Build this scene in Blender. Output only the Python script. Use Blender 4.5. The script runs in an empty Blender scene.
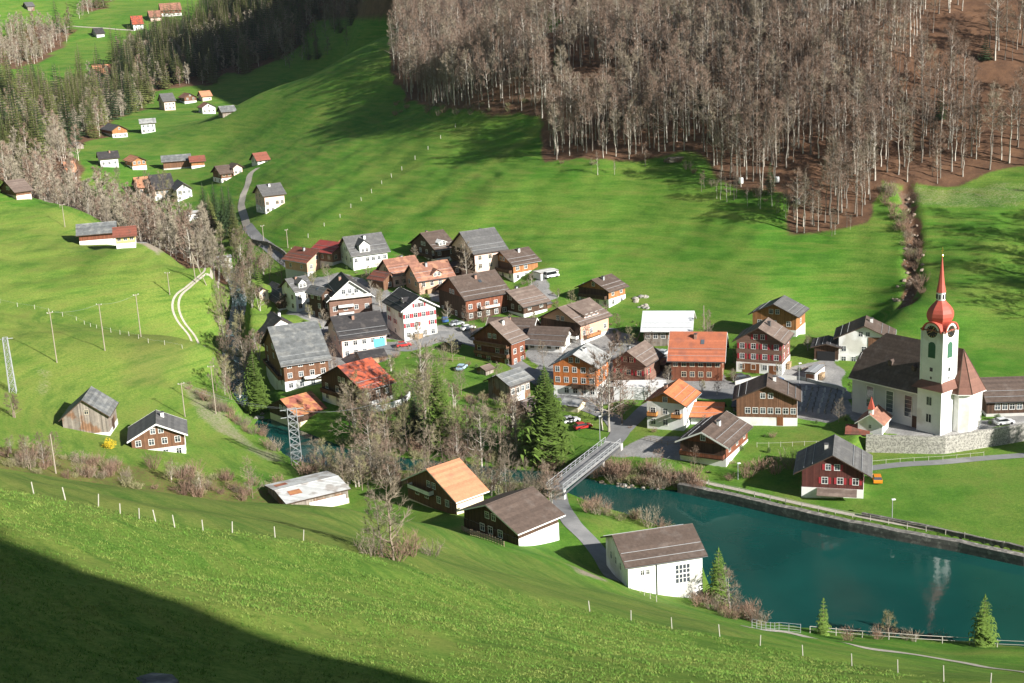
import bpy, math, random
import numpy as np
from mathutils import Matrix, Vector

rng = random.Random(7)
nrg = np.random.default_rng(11)
R_ = math.radians
scene = bpy.context.scene
COL = scene.collection

# ------------------------------------------------------------------ camera
W, HH, F = 1024, 683, 1300.0
PITCH, ROLL, CAMZ = R_(14.7), R_(-2.9), 100.0
cam_d = bpy.data.cameras.new('camera')
cam = bpy.data.objects.new('camera', cam_d)
COL.objects.link(cam)
cam_d.sensor_width = 36.0
cam_d.lens = 36.0 * F / W
cam_d.clip_start, cam_d.clip_end = 1.0, 9000.0
M3 = Matrix.Rotation(math.pi / 2 - PITCH, 3, 'X') @ Matrix.Rotation(ROLL, 3, 'Z')
cam.matrix_world = Matrix.Translation((0, 0, CAMZ)) @ M3.to_4x4()
scene.camera = cam
MN = np.array(M3)


def ray(px, py):
    v = np.stack([(np.asarray(px, float) - W / 2) / F, (HH / 2 - np.asarray(py, float)) / F,
                  -np.ones_like(np.asarray(px, float))], -1)
    return v @ MN.T                                   # world direction, unit depth


def at_d(px, py, d):
    r = ray(px, py)
    return np.array([0, 0, CAMZ]) + r * d


def at_z(px, py, z):
    r = ray(px, py)
    return np.array([0, 0, CAMZ]) + r * ((z - CAMZ) / r[2])


# ------------------------------------------------------------------ terrain
CP = []          # world control points


def D(*pts):
    for px, py, d in pts:
        CP.append(at_d(px, py, d))


def Z(*pts):
    for px, py, z in pts:
        CP.append(at_z(px, py, z))


def X(*pts):
    for p in pts:
        CP.append(np.array(p, float))


# hill in the foreground
D((0, 683, 70), (256, 683, 78), (512, 683, 88), (768, 683, 98), (1024, 683, 122),
  (0, 600, 85), (256, 620, 95), (512, 640, 107), (768, 668, 122), (0, 540, 105), (200, 570, 115), (400, 600, 125),
  (600, 630, 138), (0, 492, 130), (100, 508, 135), (200, 525, 140), (300, 540, 143), (400, 562, 147), (500, 587, 151),
  (600, 610, 155), (720, 632, 160), (850, 658, 165), (945, 672, 160), (1024, 678, 158),
  (0, 471, 165), (100, 489, 172), (250, 503, 185), (350, 508, 200), (400, 540, 185), (440, 525, 214), (480, 540, 219), (500, 560, 205),
  (600, 590, 203), (560, 565, 214), (680, 612, 193), (740, 626, 190))
Z((800, 637, 4.5), (850, 645, 4.5), (900, 651, 4), (1024, 668, 4), (540, 552, 7), (670, 598, 3), (620, 580, 4), (590, 545, 5),
  (720, 603, 1), (800, 630, 1), (900, 638, 1), (1024, 645, 1.2), (570, 520, 5.2))
X((0, 0, 98.3), (-45, 0, 106), (45, 0, 90), (0, -50, 124), (-80, -30, 130), (80, -40, 100), (100, 40, 60), (-100, 60, 92), (-90, 120, 68),
  (100, 90, 38), (170, 60, 30), (170, 120, 8), (120, 150, 8), (-140, 120, 85), (-130, 170, 62), (0, -200, 190), (-200, -150, 200), (200, -150, 110))
# hollow behind the edge
D((150, 480, 222), (60, 470, 215), (250, 500, 225), (330, 505, 232))
CP[-4][2] = 17
CP[-3][2] = 22
CP[-2][2] = 11
CP[-1][2] = 6
# left slope
D((17, 390, 305), (20, 440, 270), (90, 437, 285), (155, 457, 278), (100, 330, 360), (40, 320, 365), (0, 260, 410), (50, 270, 405),
  (110, 246, 428), (200, 285, 400), (228, 266, 414), (235, 312, 376), (218, 350, 350), (75, 208, 480), (0, 184, 520), (0, 215, 460), (150, 243, 428))
Z((215, 450, 5), (285, 466, 1.5), (245, 405, 5.5), (200, 385, 8), (190, 345, 11.5), (250, 475, 5), (150, 490, 9))
X((-160, 300, 34), (-250, 250, 78), (-250, 360, 72), (-250, 460, 66), (-350, 520, 110), (-420, 750, 135), (-560, 1050, 170), (-200, 170, 85), (-200, 220, 70))
# gorge of the stream
for px, py, d, z in ((150, 215, 505, 11), (60, 190, 575, 20), (225, 255, 468, 8), (232, 300, 425, 6.5), (100, 190, 545, 15), (250, 300, 425, 8)):
    p = at_d(px, py, d); p[2] = z; CP.append(p)
Z((230, 345, 4.5), (230, 362, 3), (238, 388, 1.5), (262, 425, 0.6))
# village floor
Z((300, 390, 5), (300, 345, 8.5), (280, 312, 11), (400, 342, 9), (360, 411, 5), (440, 420, 4), (470, 370, 7), (540, 330, 10), (440, 294, 13.5),
  (480, 283, 15), (515, 284, 14), (600, 307, 11), (560, 382, 6), (640, 386, 6), (700, 385, 6), (770, 375, 7), (800, 335, 10.5), (860, 362, 8),
  (939, 435, 6), (990, 430, 6), (880, 435, 6), (760, 430, 5), (680, 432, 4.6), (720, 467, 3), (850, 498, 2.2), (640, 450, 4), (610, 474, 2), (700, 488, 2),
  (950, 485, 2.4), (1020, 520, 2.2), (1024, 410, 6.5), (880, 515, 2.0), (330, 330, 10), (350, 290, 14), (320, 270, 16), (255, 240, 17),
  (400, 264, 17), (450, 258, 18), (350, 445, 2), (420, 455, 2), (500, 440, 2.5), (520, 475, 1.5), (400, 490, 2.5), (460, 498, 3), (380, 500, 3), (860, 410, 5), (800, 400, 5.5), (330, 500, 2.5))
# meadow hill and forest behind
D((250, 170, 600), (262, 212, 520), (540, 270, 408), (650, 298, 386), (600, 290, 396), (700, 300, 382), (760, 290, 378), (900, 310, 352), (860, 335, 362),
  (1000, 330, 337), (700, 185, 430), (830, 225, 395), (900, 185, 402), (1000, 175, 395), (1000, 260, 360), (900, 250, 378), (760, 240, 398), (600, 165, 455),
  (620, 235, 424), (500, 210, 450), (500, 130, 510), (420, 230, 452), (350, 250, 456), (380, 160, 535), (300, 230, 482), (300, 170, 560), (340, 110, 640),
  (440, 100, 580), (420, 50, 650), (370, 43, 700), (282, 86, 750), (560, 100, 500), (650, 100, 480), (650, 40, 510), (750, 100, 452), (870, 60, 450),
  (870, 0, 482), (1000, 80, 430), (1000, 0, 465), (1024, -60, 490), (760, 30, 482), (540, 34, 548), (880, 130, 425), (470, 260, 432))
# shaded plateau and mountain beyond
D((560, 22, 640), (680, 22, 600), (800, 12, 590), (420, 20, 800), (300, 20, 1000), (272, 75, 940), (340, 62, 880), (400, -50, 960), (600, -70, 800), (600, 8, 700), (800, -90, 720))
X((60, 785, 255), (0, 835, 240), (-40, 885, 220), (60, 700, 175), (110, 660, 195), (150, 620, 195), (5, 735, 104), (400, 720, 420), (300, 640, 300), (500, 600, 380), (260, 540, 235), (205, 545, 185), (350, 440, 170), (190, 640, 220), (250, 760, 330), (120, 850, 260), (60, 950, 235), (-60, 1000, 150), (300, 330, 70), (260, 270, 25), (280, 220, 8), (420, 300, 90), (200, 1100, 460), (0, 1200, 330), (500, 1100, 560), (-150, 1500, 260))
# far upstream side
D((180, 168, 650), (130, 138, 740), (200, 116, 840), (230, 118, 830), (220, 150, 680), (60, 75, 1000), (30, 110, 930), (0, 132, 700), (0, 152, 620), (100, 112, 880),
  (250, 50, 1040), (200, 62, 1015), (150, 82, 975), (150, 15, 1250), (60, 30, 1200), (0, 0, 1250), (0, 60, 1050), (250, 0, 1300), (100, -60, 1500), (110, 165, 640), (60, 150, 680))
X((-900, 1500, 420), (-400, 1900, 420), (200, 1900, 420), (-900, 600, 330), (-800, 100, 330), (-400, 0, 260), (-500, -300, 330), (300, -300, 210), (500, 0, 30), (600, 250, 20),
  (800, 500, 330), (900, 1000, 520), (600, 1900, 600), (0, -400, 290))

CP = np.array(CP)
SC = 300.0


def tps_fit(P, lam):
    xy = P[:, :2] / SC
    n = len(P)
    d2 = ((xy[:, None] - xy[None]) ** 2).sum(-1)
    K = 0.5 * d2 * np.log(d2 + 1e-12)
    K[np.arange(n), np.arange(n)] = lam
    A = np.zeros((n + 3, n + 3))
    A[:n, :n] = K
    A[:n, n] = 1
    A[:n, n + 1:] = xy
    A[n, :n] = 1
    A[n + 1:, :n] = xy.T
    b = np.concatenate([P[:, 2], [0, 0, 0]])
    return xy, np.linalg.solve(A, b)


TXY, TW = tps_fit(CP, 2e-4)


def tps(xs, ys):
    q = np.stack([np.ravel(xs), np.ravel(ys)], -1) / SC
    out = np.empty(len(q))
    n = len(TXY)
    for i in range(0, len(q), 20000):
        s = q[i:i + 20000]
        d2 = (s[:, None, 0] - TXY[None, :, 0]) ** 2 + (s[:, None, 1] - TXY[None, :, 1]) ** 2
        out[i:i + 20000] = (0.5 * d2 * np.log(d2 + 1e-12)) @ TW[:n] + TW[n] + s @ TW[n + 1:]
    return out.reshape(np.shape(xs))


def axis(parts):
    out = []
    for a, b, st in parts:
        n = max(1, int(round((b - a) / st)))
        out += list(np.linspace(a, b, n, endpoint=False))
    out.append(parts[-1][1])
    return np.array(out)


GX = axis([(-900, -420, 24), (-420, -240, 7), (-240, -150, 2.5), (-150, 150, 1.15), (150, 230, 2.5), (230, 420, 8), (420, 900, 24)])
GY = axis([(-400, -60, 17), (-60, 40, 4), (40, 420, 1.15), (420, 700, 2.2), (700, 1100, 5), (1100, 1900, 16)])
gx, gy = np.meshgrid(GX, GY)
gz = tps(gx, gy)


# ---- value noise used for gentle relief
def vnoise(x, y, seed):
    def h(i, j):
        n = np.sin(i * 127.1 + j * 311.7 + seed * 74.7) * 43758.5453
        return n - np.floor(n)
    xi, yi = np.floor(x), np.floor(y)
    fx, fy = x - xi, y - yi
    fx = fx * fx * (3 - 2 * fx)
    fy = fy * fy * (3 - 2 * fy)
    return (h(xi, yi) * (1 - fx) + h(xi + 1, yi) * fx) * (1 - fy) + (h(xi, yi + 1) * (1 - fx) + h(xi + 1, yi + 1) * fx) * fy


def sdist(poly, x, y):
    """signed distance (negative inside) from points to a closed polygon"""
    x, y = np.asarray(x, float), np.asarray(y, float)
    best = np.full(x.shape, 1e9)
    inside = np.zeros(x.shape, bool)
    n = len(poly)
    for i in range(n):
        ax, ay = poly[i][:2]
        bx, by = poly[(i + 1) % n][:2]
        dx, dy = bx - ax, by - ay
        t = np.clip(((x - ax) * dx + (y - ay) * dy) / (dx * dx + dy * dy + 1e-9), 0, 1)
        best = np.minimum(best, np.hypot(x - ax - t * dx, y - ay - t * dy))
        c = (ay > y) != (by > y)
        inside ^= c & (x < (bx - ax) * (y - ay) / (by - ay + 1e-12) + ax)
    return np.where(inside, -best, best)


def ldist(line, x, y):
    """distance to a polyline and the interpolated third coordinate"""
    best = np.full(np.shape(x), 1e9)
    val = np.zeros(np.shape(x))
    for (a, b) in zip(line[:-1], line[1:]):
        dx, dy = b[0] - a[0], b[1] - a[1]
        t = np.clip(((x - a[0]) * dx + (y - a[1]) * dy) / (dx * dx + dy * dy + 1e-9), 0, 1)
        d = np.hypot(x - a[0] - t * dx, y - a[1] - t * dy)
        m = d < best
        best = np.where(m, d, best)
        val = np.where(m, a[2] + t * (b[2] - a[2]), val)
    return best, val


terr = np.clip((gz - 14) / 10, 0, 1) * np.clip((700 - gy) / 200, 0, 1) * np.clip((gy - 230) / 60, 0, 1)
gz += terr * (1.5 * (vnoise(gx / 15, gy / 12, 16) - .5) + .6 * (vnoise(gx / 5, gy / 4, 18) - .5)) * (gy > 330)
gz += terr * .3 * np.sin(gz * 2 * math.pi / 1.9 + 5 * vnoise(gx / 18, gy / 18, 9)) * vnoise(gx / 25, gy / 25, 10)
fgm = np.clip((215 - gy) / 40, 0, 1)
gz += fgm * (.5 * (vnoise(gx / 7, gy / 4, 12) - .5) + .9 * (vnoise(gx / 22, gy / 9, 13) - .5))
gz += 0.5 * (vnoise(gx / 14, gy / 14, 1) - .5) + 0.22 * (vnoise(gx / 4.5, gy / 4.5, 2) - .5)
rough = np.clip((gy - 600) / 300, 0, 1)
gz += rough * 6 * (vnoise(gx / 60, gy / 60, 3) - .5)

LAKE = [at_z(px, py, 0)[:2] for px, py in (
    (1240, 598), (1024, 563), (960, 549), (900, 538), (850, 528), (800, 517), (750, 505), (700, 494), (680, 490), (655, 489), (630, 487), (608, 484),
    (596, 480), (570, 472), (520, 470), (470, 464), (400, 457), (350, 449), (300, 430), (278, 422), (262, 418), (256, 424), (268, 438), (285, 455),
    (300, 462), (330, 467), (380, 471), (450, 476), (540, 488), (580, 500), (610, 514), (645, 524), (695, 540), (706, 575), (716, 596), (745, 618), (800, 627),
    (870, 634), (950, 640), (1024, 647), (1240, 668))]
STREAM = [at_z(*p) for p in ((266, 428, 0.05), (255, 410, .4), (243, 392, 1.2), (234, 368, 2.8), (230, 348, 4.2), (234, 328, 5.6), (240, 300, 7), (232, 268, 8.5))]
ds, zs = ldist(STREAM, gx, gy)
w = np.clip((ds - 2.6) / 3.5, 0, 1)
gz = np.where(ds < 6.1, np.minimum(gz, (zs - .7) * (1 - w) + np.maximum(gz, zs) * w), gz)
dl = sdist(LAKE, gx, gy)


# terrace of the church, field below it, and the raised shore of the far bank
def blend_to(poly, z, soft, mode=None):
    global gz
    d = sdist(poly, gx, gy)
    k = np.clip(1 - d / soft, 0, 1)
    t = np.full(gz.shape, z) if mode is None else mode(gz, z)
    gz = gz * (1 - k) + t * k


LOWER = [at_z(px, py, 6)[:2] + np.array([0, 1.1]) for px, py in ((866, 437), (928, 438.5), (945, 438.5), (1003, 429.5), (1032, 424.5))] + [at_z(px, py, 2.2)[:2] for px, py in ((1120, 445), (1240, 575), (1024, 549), (950, 533), (863, 513), (835, 505), (838, 480))]
TERR = [at_z(px, py, 6)[:2] for px, py in ((866, 437), (928, 438.5), (945, 438.5), (1003, 429.5), (1030, 425), (1030, 404), (985, 404), (930, 404), (848, 405), (850, 420))]
blend_to(TERR, 6.0, 5)
blend_to(LOWER, 2.2, .6, lambda g, z: z + (g - z) * .12)
SHORE = [at_z(px, py, 0)[:2] for px, py in ((680, 490), (700, 494), (750, 505), (800, 517), (850, 528), (900, 538), (960, 549), (1024, 563), (1240, 598))]
dsh, _ = ldist([(p[0], p[1], 0) for p in SHORE], gx, gy)
ksh = np.clip(1 - (dsh - 5) / 4, 0, 1) * np.clip((gx - SHORE[0][0]) / 6, 0, 1)
gz = gz * (1 - ksh) + 1.75 * ksh
bank = np.clip(dl / (3.2 - 2.6 * (ksh > .5)), 0, 1) ** .8
gz = np.where(dl > 0, .15 * (1 - bank) + np.maximum(gz, .35) * bank, np.minimum(gz, np.maximum(dl * .8, -3.0)))
# gully of the slide on the slope above the church
GUL = [at_d(px, py, d) for px, py, d in ((905, 190, 402), (908, 212, 393), (914, 240, 382), (911, 262, 374), (915, 280, 367), (907, 300, 358))]
dg, _ = ldist(GUL, gx, gy)
gz -= 1.9 * np.clip(1 - dg / 3.2, 0, 1)
# unseen hump added behind the viewer, right side, to shade the near meadow
qq = gx * .62 + gy * .78 + 4 * (vnoise(gx / 9, gy / 9, 15) - .5) + 5 * (vnoise(gx / 24, gy / 24, 17) - .5)
sh = 143 - 5 * np.maximum(qq - 47.5, 0) - 4 * np.maximum(78 - gx, 0) - 2 * np.maximum(gx - 170, 0)
gz = np.where((gx > 55) & (gy < 40), np.maximum(gz, np.minimum(sh, 145)), gz)
def hz(x, y):
    x, y = np.asarray(x, float), np.asarray(y, float)
    i = np.clip(np.searchsorted(GX, x) - 1, 0, len(GX) - 2)
    j = np.clip(np.searchsorted(GY, y) - 1, 0, len(GY) - 2)
    u = (x - GX[i]) / (GX[i + 1] - GX[i])
    v = (y - GY[j]) / (GY[j + 1] - GY[j])
    return (gz[j, i] * (1 - u) + gz[j, i + 1] * u) * (1 - v) + (gz[j + 1, i] * (1 - u) + gz[j + 1, i + 1] * u) * v


TS = np.concatenate([np.arange(45, 700, .5), np.arange(700, 1900, 2.0)])


def hit(px, py, dmin=0):
    """where the sight line through a pixel meets the ground"""
    r = ray(px, py)
    t = TS[TS > dmin] if dmin else TS
    p = r[None] * t[:, None]
    below = (CAMZ + p[:, 2]) < hz(p[:, 0], p[:, 1])
    if not below.any():
        q = r * 1200
        return np.array([q[0], q[1], hz(q[0], q[1])])
    k = int(np.argmax(below))
    q = r * t[k]
    return np.array([q[0], q[1], float(hz(q[0], q[1]))])


def depth_of(p):
    v = (np.array(p) - np.array([0, 0, CAMZ]))
    return -(v @ MN)[2]


def project(p):
    v = (np.array(p) - np.array([0, 0, CAMZ])) @ MN
    return W / 2 + F * v[0] / -v[2], HH / 2 - F * v[1] / -v[2]
# ------------------------------------------------------------------ materials
MATS = {}


def nd(nt, t, **kw):
    n = nt.nodes.new(t)
    for k, v in kw.items():
        setattr(n, k, v)
    return n


def mat(name, col, rough=.8, var=.18, scale=1.2, pattern=None, period=.25, depth=.25, col2=None, patch=0.0, patch_scale=.5, spec=.3, metal=0.0, rand=0.0):
    """a procedural surface: base colour, mottling at two sizes, optional boards / tile rows, optional patches of a second colour"""
    if name in MATS:
        return MATS[name]
    m = bpy.data.materials.new(name)
    m.use_nodes = True
    nt = m.node_tree
    nt.nodes.clear()
    out = nd(nt, 'ShaderNodeOutputMaterial')
    b = nd(nt, 'ShaderNodeBsdfPrincipled')
    nt.links.new(b.outputs[0], out.inputs[0])
    b.inputs['Roughness'].default_value = rough
    b.inputs['Specular IOR Level'].default_value = spec
    b.inputs['Metallic'].default_value = metal
    tc = nd(nt, 'ShaderNodeTexCoord')
    n1 = nd(nt, 'ShaderNodeTexNoise')
    n1.inputs['Scale'].default_value = scale
    n1.inputs['Detail'].default_value = 5
    n1.inputs['Roughness'].default_value = .7
    nt.links.new(tc.outputs['Object'], n1.inputs['Vector'])
    mr = nd(nt, 'ShaderNodeMapRange')
    mr.inputs[1].default_value, mr.inputs[2].default_value = .3, .7
    mr.inputs[3].default_value, mr.inputs[4].default_value = 1 - var, 1 + var
    nt.links.new(n1.outputs['Fac'], mr.inputs[0])
    fac = mr.outputs[0]
    if pattern:
        sx = nd(nt, 'ShaderNodeSeparateXYZ')
        nt.links.new(tc.outputs['Object'], sx.inputs[0])
        src = sx.outputs['Z']
        if pattern == 'boards':
            a = nd(nt, 'ShaderNodeMath', operation='ADD')
            nt.links.new(sx.outputs['X'], a.inputs[0])
            nt.links.new(sx.outputs['Y'], a.inputs[1])
            src = a.outputs[0]
        dv = nd(nt, 'ShaderNodeMath', operation='DIVIDE')
        dv.inputs[1].default_value = period
        nt.links.new(src, dv.inputs[0])
        fl = nd(nt, 'ShaderNodeMath', operation='FLOOR')
        nt.links.new(dv.outputs[0], fl.inputs[0])
        wn = nd(nt, 'ShaderNodeTexWhiteNoise', noise_dimensions='1D')
        nt.links.new(fl.outputs[0], wn.inputs['W'])
        mr2 = nd(nt, 'ShaderNodeMapRange')
        mr2.inputs[3].default_value, mr2.inputs[4].default_value = 1 - depth, 1 + depth
        nt.links.new(wn.outputs['Value'], mr2.inputs[0])
        mu = nd(nt, 'ShaderNodeMath', operation='MULTIPLY')
        nt.links.new(fac, mu.inputs[0])
        nt.links.new(mr2.outputs[0], mu.inputs[1])
        fac = mu.outputs[0]
    if rand:
        oi = nd(nt, 'ShaderNodeObjectInfo')
        mr3 = nd(nt, 'ShaderNodeMapRange')
        mr3.inputs[3].default_value, mr3.inputs[4].default_value = 1 - rand, 1 + rand
        nt.links.new(oi.outputs['Random'], mr3.inputs[0])
        mu = nd(nt, 'ShaderNodeMath', operation='MULTIPLY')
        nt.links.new(fac, mu.inputs[0])
        nt.links.new(mr3.outputs[0], mu.inputs[1])
        fac = mu.outputs[0]
    base = nd(nt, 'ShaderNodeRGB')
    base.outputs[0].default_value = (*col, 1)
    csrc = base.outputs[0]
    if col2 is not None:
        n2 = nd(nt, 'ShaderNodeTexNoise')
        n2.inputs['Scale'].default_value = patch_scale
        n2.inputs['Detail'].default_value = 4
        nt.links.new(tc.outputs['Object'], n2.inputs['Vector'])
        cr = nd(nt, 'ShaderNodeMapRange')
        cr.inputs[1].default_value, cr.inputs[2].default_value = .62 - patch * .3, .72 - patch * .3
        nt.links.new(n2.outputs['Fac'], cr.inputs[0])
        mx = nd(nt, 'ShaderNodeMix', data_type='RGBA')
        nt.links.new(cr.outputs[0], mx.inputs[0])
        nt.links.new(csrc, mx.inputs[6])
        mx.inputs[7].default_value = (*col2, 1)
        csrc = mx.outputs[2]
    vm = nd(nt, 'ShaderNodeVectorMath', operation='SCALE')
    nt.links.new(csrc, vm.inputs[0])
    nt.links.new(fac, vm.inputs['Scale'])
    nt.links.new(vm.outputs[0], b.inputs['Base Color'])
    MATS[name] = m
    return m


# roofs
mat('roof_brown', (.105, .075, .06), .75, .25, 1.5, 'rows', .33, .16, (.128, .098, .082), .25)
mat('roof_dark', (.05, .046, .046), .7, .25, 1.5, 'rows', .33, .16, (.09, .08, .075), .2)
mat('roof_gray', (.115, .112, .11), .7, .22, 1.5, 'rows', .33, .14, (.142, .138, .132), .3)
mat('roof_slate', (.14, .145, .145), .75, .3, .9, 'rows', .4, .2, (.2, .2, .19), .4)
mat('roof_taupe', (.165, .122, .1), .8, .2, 1.5, 'rows', .33, .16, (.205, .158, .13), .3)
mat('roof_orange', (.5, .165, .07), .8, .18, 2, 'rows', .33, .16, (.38, .12, .06), .2)
mat('roof_redorange', (.45, .10, .05), .8, .25, 1.2, 'rows', .33, .2, (.2, .07, .055), .5, .7)
mat('roof_salmon', (.52, .23, .125), .85, .16, 2, 'rows', .33, .14, (.4, .19, .11), .3)
mat('roof_brick', (.42, .135, .07), .85, .14, 2, 'rows', .36, .14, (.33, .115, .07), .3)
mat('roof_red', (.33, .06, .05), .6, .12, 1, 'boards', .5, .1, (.25, .06, .05), .2)
mat('roof_pinkbrown', (.27, .13, .09), .85, .22, 1.5, 'rows', .33, .18, (.38, .19, .12), .4)
mat('roof_redbrown', (.22, .075, .05), .8, .2, 1.5, 'rows', .33, .18, (.15, .07, .05), .3)
mat('roof_white', (.6, .61, .62), .45, .06, .6, 'boards', .6, .06)
mat('roof_lightgray', (.36, .36, .35), .6, .18, .7, 'rows', .6, .1, (.25, .25, .24), .4)
mat('roof_sheet', (.55, .55, .53), .6, .15, .5, 'boards', .8, .12, (.36, .33, .3), .35, .35)
mat('roof_rust', (.4, .18, .08), .8, .25, .8, 'boards', .7, .2, (.3, .1, .07), .5, .5)
# walls
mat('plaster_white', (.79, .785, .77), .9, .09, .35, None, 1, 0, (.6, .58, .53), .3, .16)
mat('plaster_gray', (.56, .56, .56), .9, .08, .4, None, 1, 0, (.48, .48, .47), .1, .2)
mat('plaster_cream', (.72, .63, .46), .9, .08, .5)
mat('plaster_yellow', (.72, .5, .2), .9, .08, .5)
mat('plaster_salmon', (.6, .36, .26), .9, .1, .5)
mat('plaster_pink', (.72, .52, .45), .9, .1, .5)
mat('wood_dark', (.075, .042, .027), .8, .2, 1, 'boards', .22, .3)
mat('wood_brown', (.16, .08, .045), .8, .2, 1, 'boards', .22, .25)
mat('wood_brownpink', (.2, .115, .085), .8, .18, 1, 'rows', .25, .2)
mat('wood_redbrown', (.185, .065, .035), .8, .2, 1, 'boards', .22, .25)
mat('wood_darkred', (.1, .032, .026), .8, .2, 1, 'boards', .25, .25)
mat('wood_orange', (.46, .15, .045), .75, .15, 1, 'boards', .25, .18)
mat('wood_tan', (.5, .2, .055), .75, .12, 1, 'boards', .25, .15)
mat('wood_honey', (.33, .15, .06), .8, .18, 1, 'boards', .25, .22)
mat('wood_gray', (.24, .205, .175), .9, .25, .8, 'boards', .3, .35, (.2, .11, .065), .3, .3)
mat('trim_white', (.78, .77, .74), .7, .05)
mat('trim_dark', (.07, .045, .03), .8, .1)
mat('glass_dark', (.055, .065, .075), .12, .1, spec=.6, rand=.85)
mat('trim_cream', (.6, .52, .4), .75, .08)
mat('trim_brown', (.2, .12, .08), .75, .1)
mat('shutter_red', (.36, .035, .045), .7, .1)
mat('shutter_green', (.05, .14, .08), .7, .1)
mat('shutter_brown', (.14, .06, .03), .7, .1)
mat('door_wood', (.2, .075, .03), .7, .15, 1, 'boards', .2, .2)
mat('chimney_brick', (.34, .2, .15), .9, .2, 3)
mat('metal_gray', (.33, .34, .35), .5, .1, metal=.0)
mat('metal_dark', (.08, .08, .085), .5, .1)
mat('pole_wood', (.33, .28, .22), .9, .15, 2)
mat('post_pale', (.48, .45, .39), .9, .1, 3)
mat('post_wood', (.3, .22, .15), .9, .2, 3)
mat('stone_wall', (.4, .38, .34), .95, .35, 1.6, 'rows', .4, .12, (.19, .18, .165), .5, 3.2)
mat('stone_dark', (.15, .14, .125), .95, .4, 1.2, 'rows', .5, .2, (.27, .25, .22), .3, 1.0)
mat('concrete', (.5, .49, .46), .9, .12, .8)
mat('asphalt', (.2, .2, .2), .9, .12, .5, None, 1, 0, (.26, .255, .25), .3, .12)
mat('gravel', (.4, .36, .3), .95, .2, 1.5)
mat('church_red', (.45, .085, .055), .62, .1, 1, spec=.5)
mat('gold', (.8, .55, .15), .3, .05, metal=1.0)
mat('clock_black', (.02, .02, .022), .5, .05)
mat('copper_brown', (.19, .09, .065), .6, .18, 1.2, 'rows', .3, .12)
mat('sky_blue', (.12, .45, .62), .7, .05)
mat('bark_pale', (.45, .41, .355), .9, .22, 2, None, 1, 0, (.2, .17, .14), .25, 1.2, rand=.35)
mat('bark_brown', (.23, .18, .135), .9, .25, 2, rand=.2)
mat('twig_red', (.215, .15, .112), .9, .15, .3, rand=.28)
mat('twig_tan', (.25, .205, .15), .9, .15, .3, rand=.22)
mat('twig_far', (.28, .24, .18), .9, .15, .3, rand=.25)
mat('bark_dark', (.21, .18, .15), .9, .25, 2, None, 1, 0, (.14, .12, .1), .3, 1.2, rand=.3)
mat('gully_stone', (.28, .22, .17), .95, .3, 2)
mat('twig_olive', (.27, .25, .13), .9, .15, .3, rand=.22)
mat('twig_bush', (.27, .175, .125), .9, .2, .6, rand=.25)
mat('needle_dark', (.05, .085, .03), .8, .35, .7, rand=.25)
mat('needle_green', (.115, .185, .03), .8, .35, .7, rand=.18)
mat('needle_olive', (.17, .19, .055), .8, .3, .7, rand=.25)
mat('leaf_green', (.09, .14, .04), .8, .3, .8, rand=.2)
mat('leaf_yellow', (.7, .5, .03), .8, .2, .8)
mat('grass_blade', (.105, .205, .028), .8, .4, 1.1, rand=.0, col2=(.2, .25, .055), patch=.45, patch_scale=.7)
mat('plank_pile', (.36, .25, .15), .9, .3, 4)


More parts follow.
